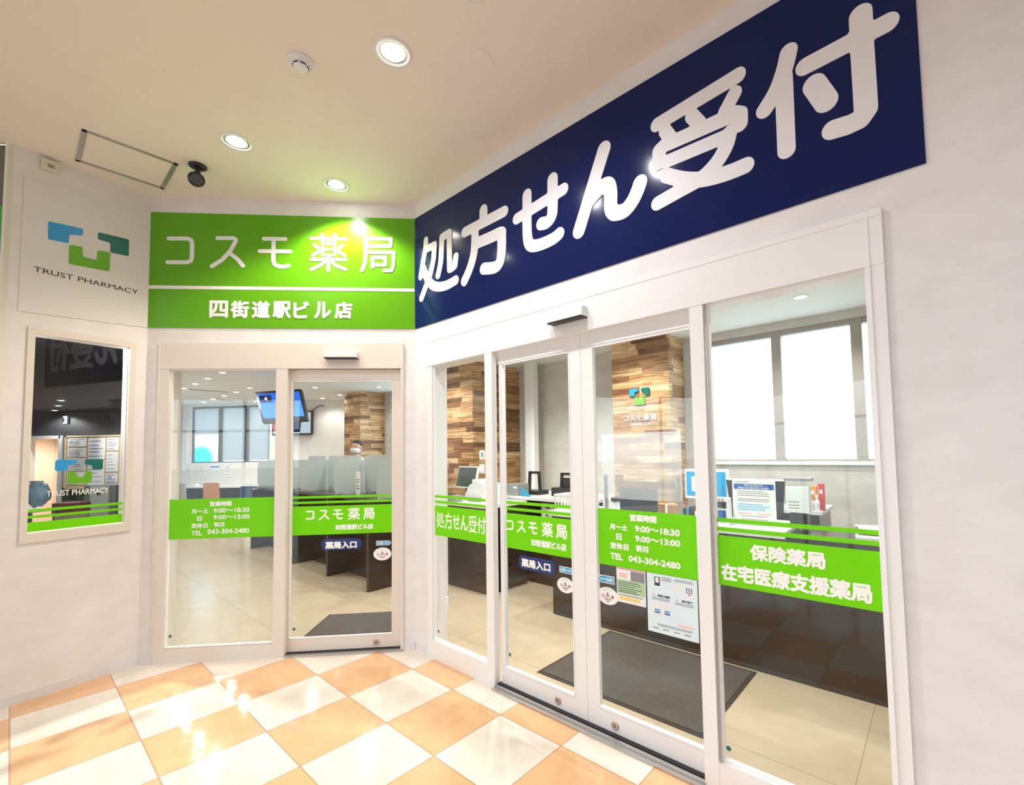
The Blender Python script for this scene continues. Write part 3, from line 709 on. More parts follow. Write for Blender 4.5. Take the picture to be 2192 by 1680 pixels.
pill('A', 1.275, 1.572, .777, .860, YD, 1.306, 1.537, .785, .841, 'navy pill-shaped entrance sticker on the front sliding door')
tab('A', 1.681, 1.794, .798, .834, YD, True, 'blue arrow sticker on the front sliding door, beside the door edge')
caution('A', 1.661, 1.794, .684, .782, YD, 'round white caution sticker on the front sliding door, below the blue arrow')
o = vinyl('B', .238, .834, YB, 'green band with two thin stripes on the narrow left pane of the right shopfront')
_B = [p for v in BIG.values() for _, _, q in v for p in q]; c0 = min(p[0] for p in _B) / 1000; c1 = max(p[0] for p in _B) / 1000; d0 = min(p[1] for p in _B) / 1000; d1 = max(p[1] for p in _B) / 1000
mb = MB(); strokes(mb, [s_ for v in BIG.values() for s_ in v], YB - .0016, YB - .0009, lambda x, z: (.266 + (x - c0) * (.806 - .266) / (c1 - c0), .955 + (z - d0) * (1.062 - .955) / (d1 - d0)), .155)
obj('lettering', mb, 'vinyl_white', o)
o = vinyl('B', .972, 1.514, YD, 'green band with two thin stripes on the left sliding door of the right shopfront')
cosmo(o, 'B', 1.022, 1.505, 1.000, 1.078, YD)
vtext(o, '四街道駅ビル店', 'B', 1.232, 1.504, .930, .972, YD, .05)
pill('B', 1.122, 1.419, .780, .862, YD, 1.146, 1.381, .795, .846, 'navy pill-shaped entrance sticker on the left sliding door of the right shopfront')
tab('B', 1.448, 1.552, .806, .842, YD, True, 'blue arrow sticker pointing right on the left sliding door of the right shopfront')
caution('B', 1.430, 1.552, .696, .782, YD, 'round white caution sticker on the left sliding door of the right shopfront')
o = vinyl('B', 1.697, 2.292, YD, 'tall green band with opening hours on the right sliding door of the right shopfront', False, True)
for t_, a, b, c, d in [('営業時間', 1.924, 2.076, 1.136, 1.172), ('月～土', 1.801, 1.911, 1.083, 1.114), ('9:00～18:30', 1.953, 2.196, 1.085, 1.117), ('日', 1.840, 1.873, 1.032, 1.066), ('9:00～13:00', 1.953, 2.196, 1.036, 1.067),
       ('定休日', 1.802, 1.913, .984, 1.018), ('祝日', 1.955, 2.026, .987, 1.020), ('TEL', 1.801, 1.877, .930, .963), ('043-304-2480', 1.911, 2.194, .931, .963)]:
    vtext(o, t_, 'B', a, b, c, d, YD, .06)
tab('B', 1.717, 1.821, .798, .838, YD, False, 'blue arrow sticker pointing left on the right sliding door of the right shopfront')
caution('B', 1.712, 1.843, .688, .778, YD, 'round white caution sticker on the right sliding door of the right shopfront')
o = vinyl('B', 2.366, 2.975, YB, 'green band with two thin stripes and insurance lettering on the large right end pane')
vtext(o, '保険薬局', 'B', 2.513, 2.797, 1.020, 1.088, YB, .045)
vtext(o, '在宅医療支援薬局', 'B', 2.386, 2.943, .918, .992, YB, .045)
# left wall window: band, stripes, small logo
o = thing('vinyl_band', 'C', (0, 0, 0), 'green band with two thin stripes along the foot of the left wall window', 'band', 'green vinyl bands across the shopfront glass')
yc = .0295
obj('band', MB().box(-.564, -.104, yc - .0008, yc - .0002, 1.044, 1.104), 'vinyl_green', o)
for a, b in ((1.130, 1.147), (1.170, 1.188)): obj('stripe', MB().box(-.564, -.104, yc - .0008, yc - .0002, a, b), 'vinyl_green', o)
o = thing('logo_sticker', 'C', (0, 0, 0), 'small blue, teal and green logo film on the left wall window', 'sticker')
logo(o, -.448, -.214, 1.339, 1.502, yc - .0010, yc - .0003, .07)
obj('lettering', text_mb('TRUST PHARMACY', .012, fit=(-.480, -.180, 1.262, 1.300), y=yc - .0004), 'vinyl_white', o)

# posters stuck on the right sliding door
def poster(f, x0, x1, z0, z1, y, label, m='paper'):
    a = sh(f, x0, z0, y); b = sh(f, x1, z1, y); o = thing('poster', f, (a[0], y, a[1]), label, 'poster')
    w, h = b[0] - a[0], b[1] - a[1]; obj('sheet', MB().box(0, w, -.0008, -.0002, 0, h), m, o); return o, w, h
o, w, h = poster('B', 1.836, 2.005, .718, .893, YD, 'small poster with a green middle block below the opening hours band')
obj('red_note', MB().box(w * .10, w * .38, -.0014, -.0008, h * .72, h * .86), 'paper_pink', o)
obj('grey_panel', MB().box(w * .50, w * .97, -.0014, -.0008, h * .66, h * .94), 'ink_grey', o)
obj('green_block', MB().box(w * .02, w * .97, -.0014, -.0008, h * .27, h * .66), 'paper_green', o)
obj('yellow_strip', MB().box(w * .08, w * .80, -.0014, -.0008, h * .08, h * .17), 'paper_yellow', o)
obj('print', lines(MB(), w * .06, w * .92, [h * k for k in (.60, .54, .48, .42, .36, .31, .22)], .0022, -.0014, jit=.5), 'ink', o)
obj('top_line', MB().box(w * .02, w * .97, -.0014, -.0008, h * .965, h * .985), 'ink_red', o)
o, w, h = poster('B', 2.013, 2.273, .612, .893, YD, 'large white poster of reception steps below the opening hours band', 'paper_blue')
mb = MB(); mb.box(w * .16, w * .27, -.0014, -.0008, h * .80, h * .95); obj('device_drawing', mb, 'ink', o)
obj('device_screen', MB().box(w * .18, w * .25, -.0018, -.0014, h * .85, h * .94), 'paper', o)
obj('heading', text_mb('同意の確認', .03, fit=(w * .22, w * .47, h * .615, h * .655), y=-.0009), 'ink', o)
obj('heading', text_mb('受付完了', .03, fit=(w * .70, w * .91, h * .600, h * .640), y=-.0009), 'ink', o)
obj('step_number', text_mb('3.', .01, fit=(w * .12, w * .16, h * .617, h * .65), y=-.0009), 'ink_red', o)
obj('step_number', text_mb('4.', .01, fit=(w * .59, w * .63, h * .602, h * .635), y=-.0009), 'ink_red', o)
mb = lines(MB(), w * .10, w * .46, [h * .59, h * .565], .0018, -.0014); lines(mb, w * .56, w * .92, [h * .955, h * .93, h * .575, h * .55], .0018, -.0014); lines(mb, w * .30, w * .50, [h * .955, h * .93, h * .905], .0018, -.0014); lines(mb, w * .20, w * .88, [h * .155, h * .135], .0016, -.0014)
for k in range(4): mb.box(w * (.10 + k * .21), w * (.22 + k * .21), -.0014, -.0008, h * .07, h * .085)
obj('print', mb, 'ink_grey', o)
for x in (.13, .33):
    p = obj('form_drawing', MB().box(w * x, w * (x + .15), -.0014, -.0008, h * .30, h * .53), 'plastic_white', o)
    obj('button', MB().box(w * (x + .02), w * (x + .13), -.0019, -.0014, h * .375, h * .40), 'tab_blue', p); obj('button', MB().box(w * (x + .02), w * (x + .13), -.0019, -.0014, h * .335, h * .36), 'header_blue', p)
p = obj('keypad_drawing', MB().box(w * .77, w * .93, -.0014, -.0008, h * .70, h * .89), 'plastic_white', o)
mb = MB()
for i in range(3):
    for j in range(4):
        if j == 3 and i != 1: continue
        cx, cz_ = w * (.80 + i * .045), h * (.84 - j * .033); mb.prism([(cx + .0036 * math.cos(k * .7854), cz_ + .0036 * math.sin(k * .7854)) for k in range(8)], -.0019, -.0014)
obj('keys', mb, 'ink_navy', p)
obj('pink_note', MB().box(w * .60, w * .92, -.0014, -.0008, h * .19, h * .225), 'paper_pink', o)
obj('grey_frame', MB().box(w * .57, w * .70, -.0014, -.0008, h * .72, h * .88), 'plastic_white', o)

# door sensors, blind cord
def sensor(f, x0, x1, z0, z1, label):
    o = thing('door_sensor', f, ((x0 + x1) / 2, -.016, z0), label, 'sensor', 'motion sensors over the sliding doors')
    w = (x1 - x0) / 2; obj('housing', MB().prism(rounded([(-.055, .006), (0, .006), (0, z1 - z0), (-.042, z1 - z0), (-.055, z1 - z0 - .012)], .006), -w, w, 'yz'), 'plastic_white', o)
    obj('lens', MB().prism([(-.052, 0), (0, .0), (0, .006), (-.055, .006)], -w + .004, w - .004, 'yz'), 'plastic_black', o)
sensor('A', 1.305, 1.552, 2.240, 2.294, 'white door sensor on the beige header over the front sliding door')
sensor('B', 1.445, 1.699, 2.230, 2.292, 'white door sensor on the header over the right sliding doors')
o = thing('blind_cord', 'B', (.30, .06, 0), 'thin white blind cord with a weight hanging behind the narrow left pane', 'cord')
obj('cord', MB().tube([(0, 0, 2.15), (0, .002, 1.2), (.004, 0, .62), (.008, 0, .5), (.014, 0, .47), (.02, 0, .5), (.02, 0, 1.4), (.016, 0, 2.15)], .0022, 6), 'sill_white', o)
obj('weight', MB().box(-.004, .022, -.006, .006, .34, .44, bev=.003), 'sill_white', o)

# ------------------------------------------------------------------ hall ceiling things
LM = bpy.data.lights
def spot(name, loc, frame, power, size, blend, col, rad, parent=None):
    l = LM.new(name, 'SPOT'); l.energy = power; l.spot_size = R(size); l.spot_blend = blend; l.color = col; l.shadow_soft_size = rad
    o = bpy.data.objects.new(name, l); place(o, frame, loc, 0, parent); return o
def downlight(frame, x, y, z, r, label, grp, glow, power, size, blend, col, visible=True):
    o = thing('ceiling_downlight', frame, (x, y, z), label, 'ceiling light', grp)
    obj('trim_ring', MB().lathe([(r * .80, -.002), (r * .84, -.006), (r, -.004), (r * 1.02, 0), (r * .8, 0), (r * .80, -.002)], seg=32), 'plastic_white', o, shade=True)
    obj('reflector', MB().lathe([(r * .80, -.001), (r * .62, -.0005), (r * .6, -.0002)], seg=32), 'reflector', o, shade=True)
    obj('lamp', MB().lathe([(0, -.010), (r * .3, -.009), (r * .5, -.006), (r * .62, -.001)], seg=24), glow, o, shade=True)
    spot('lamp_light', (0, 0, -.042), 'W', power, size, blend, col, .025, o)
    return o
HL = [(-.80, 2.18, 'large bright downlight nearest above, beside the smoke detector'), (-2.03, 2.81, 'hall downlight near the black camera'), (-1.63, 3.295, 'hall downlight closest to the green sign'), (-.33, 1.84, 'hall downlight at the top edge, beyond the blank round cover')]
for x, y, l in HL: downlight('W', x, y, HC, .09, l, 'hall downlights', 'lamp_glow', *((100 if y > 3 else 36, 130, .5, (1.0, .87, .70)) if y > 2.5 else (48 if x < -.5 else 66, 155, 1.0, (.95, .95, 1.0))))
for x, y, pw in ((.6, -.3, 60), (-2.6, 1.2, 16), (-.9, -.9, 40), (1.7, -1.6, 70), (.2, -2.6, 60), (2.9, -2.8, 80), (-4.8, .6, 16)):
    downlight('W', x, y, HC, .085, 'unseen downlight added behind the camera as cool fill for the hall', 'added fill downlights behind', 'lamp_glow', pw, 160, 1.0, (.74, .85, 1.0))  # unseen lamps added for fill, tinted cool like daylight
o = thing('smoke_detector', 'W', (-1.285, 2.22, HC), 'white round smoke detector on the hall ceiling', 'smoke detector')
obj('base', MB().lathe([(0, 0), (.062, 0), (.062, -.012), (0, -.012)], seg=32), 'plastic_white', o, shade=False)
obj('head', MB().lathe([(.054, -.012), (.052, -.022), (.034, -.026), (.034, -.036), (.026, -.044), (0, -.046)], seg=32), 'plastic_white', o, shade=True)
mb = MB()
for k in range(6):
    a = k * math.pi / 3 + .3; mb.tube([(.0345 * math.cos(a + t_), .0345 * math.sin(a + t_), -.031) for t_ in (-.38, -.2, 0, .2, .38)], .0035, 6)
obj('slots', mb, 'ink', o)
o = thing('ceiling_cover', 'W', (-.39, 2.25, HC), 'blank round cover flush with the hall ceiling', 'cover')
obj('plate', MB().lathe([(0, -.004), (.082, -.004), (.084, 0)], seg=40), 'ceiling_paint', o)
o = thing('security_camera', 'W', (-2.46, 3.04, HC), 'black security camera hanging from the hall ceiling', 'camera')
obj('mount', MB().lathe([(0, 0), (.052, 0), (.052, -.010), (.040, -.020), (.016, -.024), (0, -.024)], seg=28), 'plastic_black', o, shade=True)
obj('arm', MB().cyl((0, 0, -.075), .016, .055), 'plastic_black', o)
M = Matrix.Translation(V(.0, -.01, -.105)) @ V(2.46, -3.04, -1.75).to_track_quat('Z', 'Y').to_matrix().to_4x4()
obj('body', MB().lathe([(0, -.040), (.036, -.036), (.046, -.022), (.048, .040), (.044, .048), (0, .050)], seg=28, M=M), 'plastic_black', o, shade=True)
obj('lens', MB().lathe([(0, .054), (.028, .053), (.032, .050)], seg=24, M=M), 'screen_dark', o)
o = thing('ceiling_hatch', 'B', tuple(FI['B'] @ V(-2.895, 2.985, HC)), 'square metal-framed access hatch in the hall ceiling', 'hatch')
mb = MB(); a = .228
mb.box(-a, a, -a, -a + .022, -.006, 0); mb.box(-a, a, a - .022, a, -.006, 0); mb.box(-a, -a + .022, -a, a, -.006, 0); mb.box(a - .022, a, -a, a, -.006, 0)
obj('frame', mb, 'aluminium', o); obj('panel', MB().box(-a + .026, a - .026, -a + .026, a - .026, -.003, 0), 'ceiling_paint', o)
obj('latch', MB().box(-.015, .015, -a - .001, -a + .026, -.009, -.006), 'aluminium', o)
x, z = at(107, 337, 'C', -.01)
o = thing('wall_sensor', 'C', (x, -.001, z - .06), 'small cream sensor box high on the left wall beside the hatch', 'sensor')
obj('case', MB().box(-.04, .04, -.03, 0, -.035, .035, bev=.008), 'plastic_cream', o); obj('window', MB().box(-.012, .018, -.033, -.03, -.016, .004), 'ink_grey', o)

# ------------------------------------------------------------------ pharmacy: ceiling lights and vents
IL = [(-4.62 - .745 * k, -.14) for k in range(5)] + [(-6.07 - .75 * k, .615) for k in range(5)] + [(-8.28, 1.36), (-5.28, 1.38), (-5.99, 2.14), (-6.78, 2.14), (-4.50, 2.15)]
for s_, n_ in IL:
    downlight('B', s_, n_, HI, .055, 'small recessed downlight in the pharmacy ceiling above the waiting area', 'pharmacy ceiling downlights', 'lamp_glow_inner', 20, 150, .6, (1.0, .96, .88))
for i, (s_, n_) in enumerate(((2.36, 1.99), (.70, 1.75), (-1.9, 1.25), (-3.2, 1.3), (-.6, 1.3), (1.6, .7), (.3, .7), (-1.6, .5), (-3.3, .1), (2.75, .75))):
    downlight('B', s_, n_, HI, .055, 'recessed downlight in the pharmacy ceiling behind the right shopfront', 'pharmacy entrance downlights', 'lamp_glow_inner', 60, 140, .6, (1.0, .95, .88))
for s_, n_, l, w in ((-6.9, .23, 'long dark slot air vent in the pharmacy ceiling', .55), (-8.4, .88, 'short dark slot air vent in the pharmacy ceiling far from the entrance', .22)):
    o = thing('ceiling_vent', 'B', (s_, n_, HI), l, 'vent'); obj('slot', MB().box(-.05, .05, -w / 2, w / 2, -.006, 0), 'dark_gap', o); obj('rim', MB().box(-.06, -.05, -w / 2, w / 2, -.008, 0).box(.05, .06, -w / 2, w / 2, -.008, 0), 'plastic_white', o)

# door mats (the mat by the front door lies parallel to that door)
o = thing('door_mat', 'B', (1.565, .745, 0), 'dark grey ribbed mat inside the right sliding doors', 'mat')
obj('pile', MB().box(-.56, .56, -.42, .42, 0, .008), 'mat_grey', o); obj('border', MB().box(-.585, .585, -.445, .445, 0, .004), 'mat_edge', o)
o = thing('door_mat', 'A', (1.20, .82, 0), 'dark grey mat inside the front sliding door', 'mat')
x0, _ = 0, 0
q = [FI['A'] @ (FM['B'] @ V(a, b, 0)) for a, b in ((-.95, -.45), (-1.33, -.07))]
o.location = FM['B'] @ V(-1.33, -.07, 0)
wv = .74; hv = .54
obj('pile', MB().box(.02, wv, -hv + .02, -.02, 0, .008), 'mat_grey', o); obj('border', MB().box(0, wv + .02, -hv, 0, 0, .004), 'mat_edge', o)

# ------------------------------------------------------------------ counters
DV = [-5.56, -4.55, -3.84, -2.76, -1.71]
o = thing('reception_counter', 'B', (-3.63, .78, 0), 'long dark counter with booth dividers behind the front entrance', 'counter')
cx = -3.63
obj('front_panel', MB().box(-5.9 - cx, -1.71 - cx, 0, .03, 0, .955), 'counter_dark', o)
obj('worktop', MB().box(-5.9 - cx, -1.73 - cx, -.16, .60, .955, .99), 'counter_dark', o)
obj('side_panel', MB().box(-1.73 - cx, -1.69 - cx, -.28, .46, 0, .99), 'counter_dark', o)
for d in DV[:-1]: obj('divider', MB().box(d - cx - .02, d - cx + .02, -.26, 0, 0, .955), 'counter_dark', o)
for i, d in enumerate(DV):
    l = ['nearest the far windows', 'second from the far windows', 'in the middle of the row', 'second from the right end', 'at the right end of the counter'][i]
    p = thing('frosted_divider', 'B', (d, .60, .99), 'frosted upright glass divider on the dark counter, ' + l, 'glass divider', 'frosted dividers on the reception counter')
    obj('sheet', MB().prism(rounded([(0, 0), (.62, 0), (.62, .44), (0, .44)], .09, 6), -.003, .003, 'yz'), 'frosted', p)
    obj('foot', MB().box(-.012, .012, .02, .10, 0, .02), 'aluminium', p)
    obj('foot', MB().box(-.012, .012, .50, .58, 0, .02), 'aluminium', p)
for i, (a, b) in enumerate(zip(DV[1:], DV[2:])):
    l = ['left', 'middle', 'right'][i]
    p = thing('counter_screen', 'B', ((a + b) / 2, .98, .99), 'clear-edged frosted screen facing the booths, %s of three' % l, 'screen', 'front screens on the reception counter'); w = (b - a) / 2 - .05
    obj('sheet', MB().prism(rrect(-w, w, .03, .50, .05), -.003, .003), 'frosted', p)
    for x in (-w + .08, w - .08): obj('clip', MB().box(x - .02, x + .02, -.02, .02, 0, .045), 'aluminium', p)
s_, z_ = at(780, 1040, 'B', .80)
o = thing('notice_stand', 'B', (s_, .72, .99), 'narrow white notice stand on the dark counter before the masked person', 'notice')
obj('card', MB().box(-.055, .055, -.002, .002, .01, .30), 'paper', o); obj('base', MB().box(-.055, .055, -.03, .03, 0, .01), 'clear_acrylic', o)
obj('print', lines(MB(), -.04, .04, [.20, .17, .12, .09], .010, -.002, jit=.3), 'ink', o)
# block between the two shopfronts
o = thing('reception_counter', 'B', (-1.1, 1.22, 0), 'dark counter block behind the narrow left pane of the right shopfront', 'counter')
obj('cabinet', MB().box(-.54, .56, 0, .57, 0, .90), 'counter_dark', o); obj('worktop', MB().box(-.56, .57, -.02, .57, .90, .935), 'counter_white', o); obj('plinth', MB().box(-.53, .55, -.004, .0, 0, .05), 'mat_edge', o)
# back bench
o = thing('work_bench', 'B', (-.5, 1.82, 0), 'white topped work bench with a dark front, between the timber columns', 'bench')
obj('worktop', MB().box(-.97, .83, 0, .82, .935, .97), 'counter_white', o); obj('lower_panel', MB().box(-.95, .83, .03, .05, 0, .60), 'counter_dark', o); obj('shelf', MB().box(-.95, .83, .03, .80, .60, .62), 'counter_dark', o)
obj('back_panel', MB().box(-.95, .83, .74, .78, .62, .935), 'counter_dark', o); obj('side_panel', MB().box(-.97, -.95, .02, .80, 0, .935), 'counter_dark', o)
# long right counter
o = thing('reception_counter', 'B', (1.7, 1.22, 0), 'long dark counter running behind the right sliding doors and end pane', 'counter')
obj('cabinet', MB().box(-1.36, 1.66, 0, .48, 0, .90), 'counter_dark', o)
obj('worktop', MB().box(-1.38, .66, -.03, .50, .90, .945), 'counter_white', o)
obj('worktop', MB().box(.66, 1.66, -.01, .50, .90, .925), 'counter_dark', o)
obj('plinth', MB().box(-1.34, 1.66, -.005, 0, 0, .03), 'mat_edge', o)
ZC = .945
# clear hanging screen on the right counter
c = [at(u, v, 'B', 1.24) for u, v in ((1287, 930), (1500, 922), (1290, 1065))]
o = thing('counter_screen', 'B', (c[0][0], 1.24, ZC), 'pale translucent hygiene screen standing on the right counter before the logo column', 'screen')
w = 1.64 - c[0][0]
obj('sheet', MB().box(0, w, -.002, .002, c[2][1] - ZC, c[0][1] - ZC), 'screen_film', o)
for x in (.03, w - .03): obj('post', MB().box(x - .014, x + .014, .003, .022, 0, .34), 'plastic_grey', o)
for x in (.03, w - .03): obj('foot', MB().box(x - .03, x + .03, -.05, .08, 0, .012), 'plastic_grey', o)

# ------------------------------------------------------------------ column logo
o = thing('column_logo', 'B', (0, 2.30, 0), 'raised blue, teal and green logo with white lettering on the timber column', 'sign')
a = at(1348, 832, 'B', 2.29); b = at(1391, 862, 'B', 2.29)
logo(o, a[0], b[0], at(1370, 866, 'B', 2.29)[1], at(1370, 831, 'B', 2.29)[1], -.02, -.002, .06)
a = at(1344, 876, 'B', 2.29); b = at(1396, 868, 'B', 2.29)
obj('lettering', text_mb('TRUST PHARMACY', .006, fit=(a[0], b[0], a[1], b[1]), y=-.002, dep=.006), 'letter_white', o)
a = at(1338, 902, 'B', 2.29); b = at(1404, 884, 'B', 2.29)
cosmo(o, 'X', a[0], b[0], a[1], b[1], -.002, 'letter_white', .008, 1.2)
a = at(1350, 911, 'B', 2.29); b = at(1392, 903, 'B', 2.29)
obj('lettering', text_mb('四街道駅ビル店', .02, fit=(a[0], b[0], a[1], b[1]), y=-.002, dep=.006), 'letter_white', o)

# ------------------------------------------------------------------ things on the counters
def monitor(name, f, loc, w, h, tilt, rz, m_frame, m_screen, label, cat, grp=None, stand=.10, back='plastic_black', neck=True):
    o = thing(name, f, loc, label, cat, grp, rz)
    T = Matrix.Translation(V(0, 0, stand)) @ Matrix.Rotation(R(tilt), 4, 'X')
    p = obj('housing', MB().box(-w / 2, w / 2, 0, .03, 0, h, bev=.006, M=T), m_frame, o)
    obj('screen', MB().box(-w / 2 + .012, w / 2 - .012, -.002, .0, .014, h - .014, M=T), m_screen, o)
    if neck:
        obj('neck', MB().box(-.03, .03, .03, .06, .01, stand + h * .5), back, o); obj('base', MB().box(-.11, .11, -.04, .14, 0, .014, bev=.004), back, o)
    return o
# touch terminal and receipt printer on the left block
s_, z_ = at(985, 1044, 'B', 1.48)
monitor('touch_terminal', 'B', (s_ - .02, 1.56, .935), .46, .27, -12, -.15, 'plastic_white', 'screen_dark', 'tilted white-framed touch terminal with a dark screen behind the narrow left pane', 'terminal', stand=.13)
o = thing('keyboard_tray', 'B', (s_ + .02, 1.30, .935), 'dark grey keyboard console below the touch terminal', 'console'); obj('body', MB().box(-.24, .20, -.06, .05, 0, .075, bev=.012), 'plastic_grey', o); obj('keys', MB().box(-.20, .10, -.05, .03, .075, .082), 'plastic_black', o)
s_, z_ = at(1028, 1040, 'B', 1.52)
o = thing('receipt_printer', 'B', (s_ + .04, 1.53, .935), 'white rounded printer standing right of the touch terminal', 'printer')
obj('body', MB().prism(rounded([(-.17, 0), (.17, 0), (.17, .19), (.02, .24), (-.10, .18), (-.17, .08)], .02), -.13, .13), 'plastic_white', o); obj('lid', MB().box(-.08, .14, -.10, .10, .205, .25, bev=.01), 'plastic_white', o); obj('tray', MB().box(-.12, .12, -.16, -.13, .03, .05), 'plastic_grey', o)
# wall switches on the column
for k, (v, l) in enumerate(((973, 'white thermostat plate with a grey display on the timber column'), (1003, 'blank white switch plate below the thermostat on the timber column'))):
    s_, z_ = at(1033, v, 'B', 1.80); o = thing('wall_plate', 'B', (s_, 1.80, z_), l, 'switch')
    obj('plate', MB().box(-.045, .045, -.014, -.001, -.055, .055, bev=.004), 'plastic_white', o)
    if not k: obj('display', MB().box(-.012, .028, -.016, -.014, -.03, .03), 'ink_grey', o)
# bench things
s_, z_ = at(1104, 1060, 'B', 1.95)
o = thing('card_machine', 'B', (s_, 1.93, .97), 'dark boxy device with a white label at the left end of the bench', 'device'); obj('body', MB().box(-.13, .13, -.07, .12, 0, .14, bev=.01), 'plastic_grey', o); obj('label', MB().box(.05, .11, -.072, -.07, .09, .11), 'paper', o)
s_, z_ = at(1123, 1063, 'B', 1.88)
o = thing('folder', 'B', (s_ + .02, 1.86, .97), 'teal folder leaning beside the dark device on the bench', 'folder'); obj('cover', MB().prism([(-.06, 0), (.10, 0), (-.04, .10), (-.06, .10)], 0, .012), 'plastic_teal', o)
for u, v, w, h, l in ((1143, 1050, .26, .22, 'black card reader stand with two uprights on the white bench'), (1212, 1060, .24, .21, 'black cased instrument with a low box on the white bench')):
    s_, z_ = at(u, v, 'B', 2.15); o = thing('bench_device', 'B', (s_, 2.15, .97), l, 'device')
    obj('base', MB().box(-w * .6, w * .6, -.10, .10, 0, .05 if u < 1200 else .10, bev=.006), 'plastic_black', o)
    mb = MB(); mb.prism([(-w * .42, .02), (-w * .30, .02), (-w * .24, h + .06), (-w * .34, h + .06)], .0, .03); mb.prism([(w * .42, .02), (w * .30, .02), (w * .24, h + .06), (w * .34, h + .06)], 0, .03); mb.box(-w * .34, w * .34, 0, .03, h + .03, h + .06)
    if u > 1200: mb.box(-w * .3, w * .3, .01, .025, .1, h)
    obj('upright', mb, 'plastic_black', o)
s_, z_ = at(1138, 900, 'B', 2.45)
o = thing('white_post', 'B', (s_, 2.45, .97), 'square white post rising from the bench to the pharmacy ceiling', 'post')
obj('shaft', MB().box(-.085, .085, -.04, .04, .01, HI - .97 - .002), 'sill_white', o); obj('collar', MB().box(-.09, .09, -.055, .055, 0, .02), 'sill_white', o)
for k, (u, v, l) in enumerate(((1180, 1085, 'white drawer unit on the shelf under the bench'), (1215, 1080, 'second pale drawer unit under the bench, nearer the basket'))):
    s_, z_ = at(u, v, 'B', 1.95); o = thing('drawer_unit', 'B', (s_, 1.98, .62), l, 'drawers', 'drawer units under the bench'); obj('case', MB().box(-.11, .11, -.08, .15, 0, .28, bev=.005), 'plastic_cream', o)
    for z in (.03, .115, .20): d = obj('drawer', MB().box(-.10, .10, -.086, -.08, z, z + .07), 'plastic_white', o); obj('handle', MB().box(-.03, .03, -.092, -.086, z + .03, z + .045), 'ink', d)
s_, z_ = at(1220, 1080, 'B', 1.32)
o = thing('basket', 'B', (s_ + .03, 1.36, ZC), 'white slotted plastic basket on the right counter behind the left sliding door', 'basket')
mb = MB(); mb.box(-.16, .16, -.10, .10, 0, .01)
for x in [-.16 + .32 * k / 9 for k in range(10)]: mb.box(x - .006, x + .006, -.10, -.094, 0, .14); mb.box(x - .006, x + .006, .094, .10, 0, .14)
for y in (-.10, -.05, 0, .05, .094): mb.box(-.166, -.16, y, y + .008, 0, .14); mb.box(.16, .166, y, y + .008, 0, .14)
mb.box(-.17, .17, -.106, -.092, .13, .15); mb.box(-.17, .17, .092, .106, .13, .15); mb.box(-.172, -.158, -.10, .10, .13, .15); mb.box(.158, .172, -.10, .10, .13, .15)
obj('cage', mb, 'plastic_white', o)
o = thing('paper_tray', 'B', (s_ + .26, 1.33, ZC), 'white box with two small holes at the edge of the right sliding door', 'box'); obj('case', MB().box(-.04, .05, -.02, .02, 0, .17, bev=.004), 'plastic_white', o); obj('holes', MB().box(-.016, -.004, -.022, -.02, .12, .14).box(.016, .028, -.022, -.02, .12, .14), 'ink', o)
o = thing('telephone', 'B', (.87, 1.44, ZC), 'small black and white desk phone behind the hygiene screen', 'telephone'); obj('body', MB().prism([(-.07, 0), (.09, 0), (.05, .10), (-.05, .13)], -.06, .08), 'plastic_white', o); obj('handset', MB().box(.03, .075, -.07, .09, .10, .14, bev=.012), 'plastic_black', o)
s0, zz = at(1326, 1043, 'B', 1.40); s1, _ = at(1403, 1046, 'B', 1.40)
o = thing('monitor', 'B', ((s0 + s1) / 2, 1.42, ZC), 'black back of a monitor seen through the hygiene screen, below the column logo', 'monitor')
w = (s1 - s0) / 2; obj('housing', MB().box(-w, w, -.02, .015, .03, zz - ZC, bev=.006), 'plastic_black', o); obj('neck', MB().box(-.03, .03, .015, .04, 0, .15), 'plastic_black', o); obj('base', MB().box(-.10, .10, -.05, .10, 0, .01), 'plastic_black', o)
o = thing('cardboard_box', 'B', (1.36, 1.62, ZC - .02), 'brown cardboard box right of the black monitor back', 'box'); obj('carton', MB().box(-.12, .09, -.08, .06, .02, .10), 'wood_brown', o); obj('tape', MB().box(-.02, .0, -.081, .061, .02, .1015), 'paper', o)
s0, zz = at(1463, 1004, 'B', 1.58); o = thing('monitor', 'B', (s0 + .16, 1.62, ZC), 'blue-lit monitor in a white frame beside the post of the right doors', 'monitor')
obj('housing', MB().box(-.16, .20, -.02, .02, .14, zz - ZC, bev=.006), 'plastic_white', o); obj('screen', MB().box(-.145, .185, -.023, -.02, .165, zz - ZC - .02), 'tab_blue', o); obj('window', MB().box(-.10, .10, -.025, -.023, .20, zz - ZC - .06), 'paper_blue', o); obj('base', MB().box(-.08, .12, -.07, .08, 0, .012), 'plastic_white', o); obj('neck', MB().box(0, .04, 0, .03, 0, .2), 'plastic_white', o)
o = thing('file_box', 'B', (1.70, 1.40, ZC), 'white card box with dark files in front of the blue-lit monitor', 'box'); obj('case', MB().box(-.02, .14, -.04, .08, 0, .07), 'plastic_white', o)
for k in range(3): obj('file', MB().box(-.12 + k * .03, -.10 + k * .03, -.04, .08, 0, .085 + .01 * k), 'plastic_black' if k != 1 else 'plastic_teal', o)
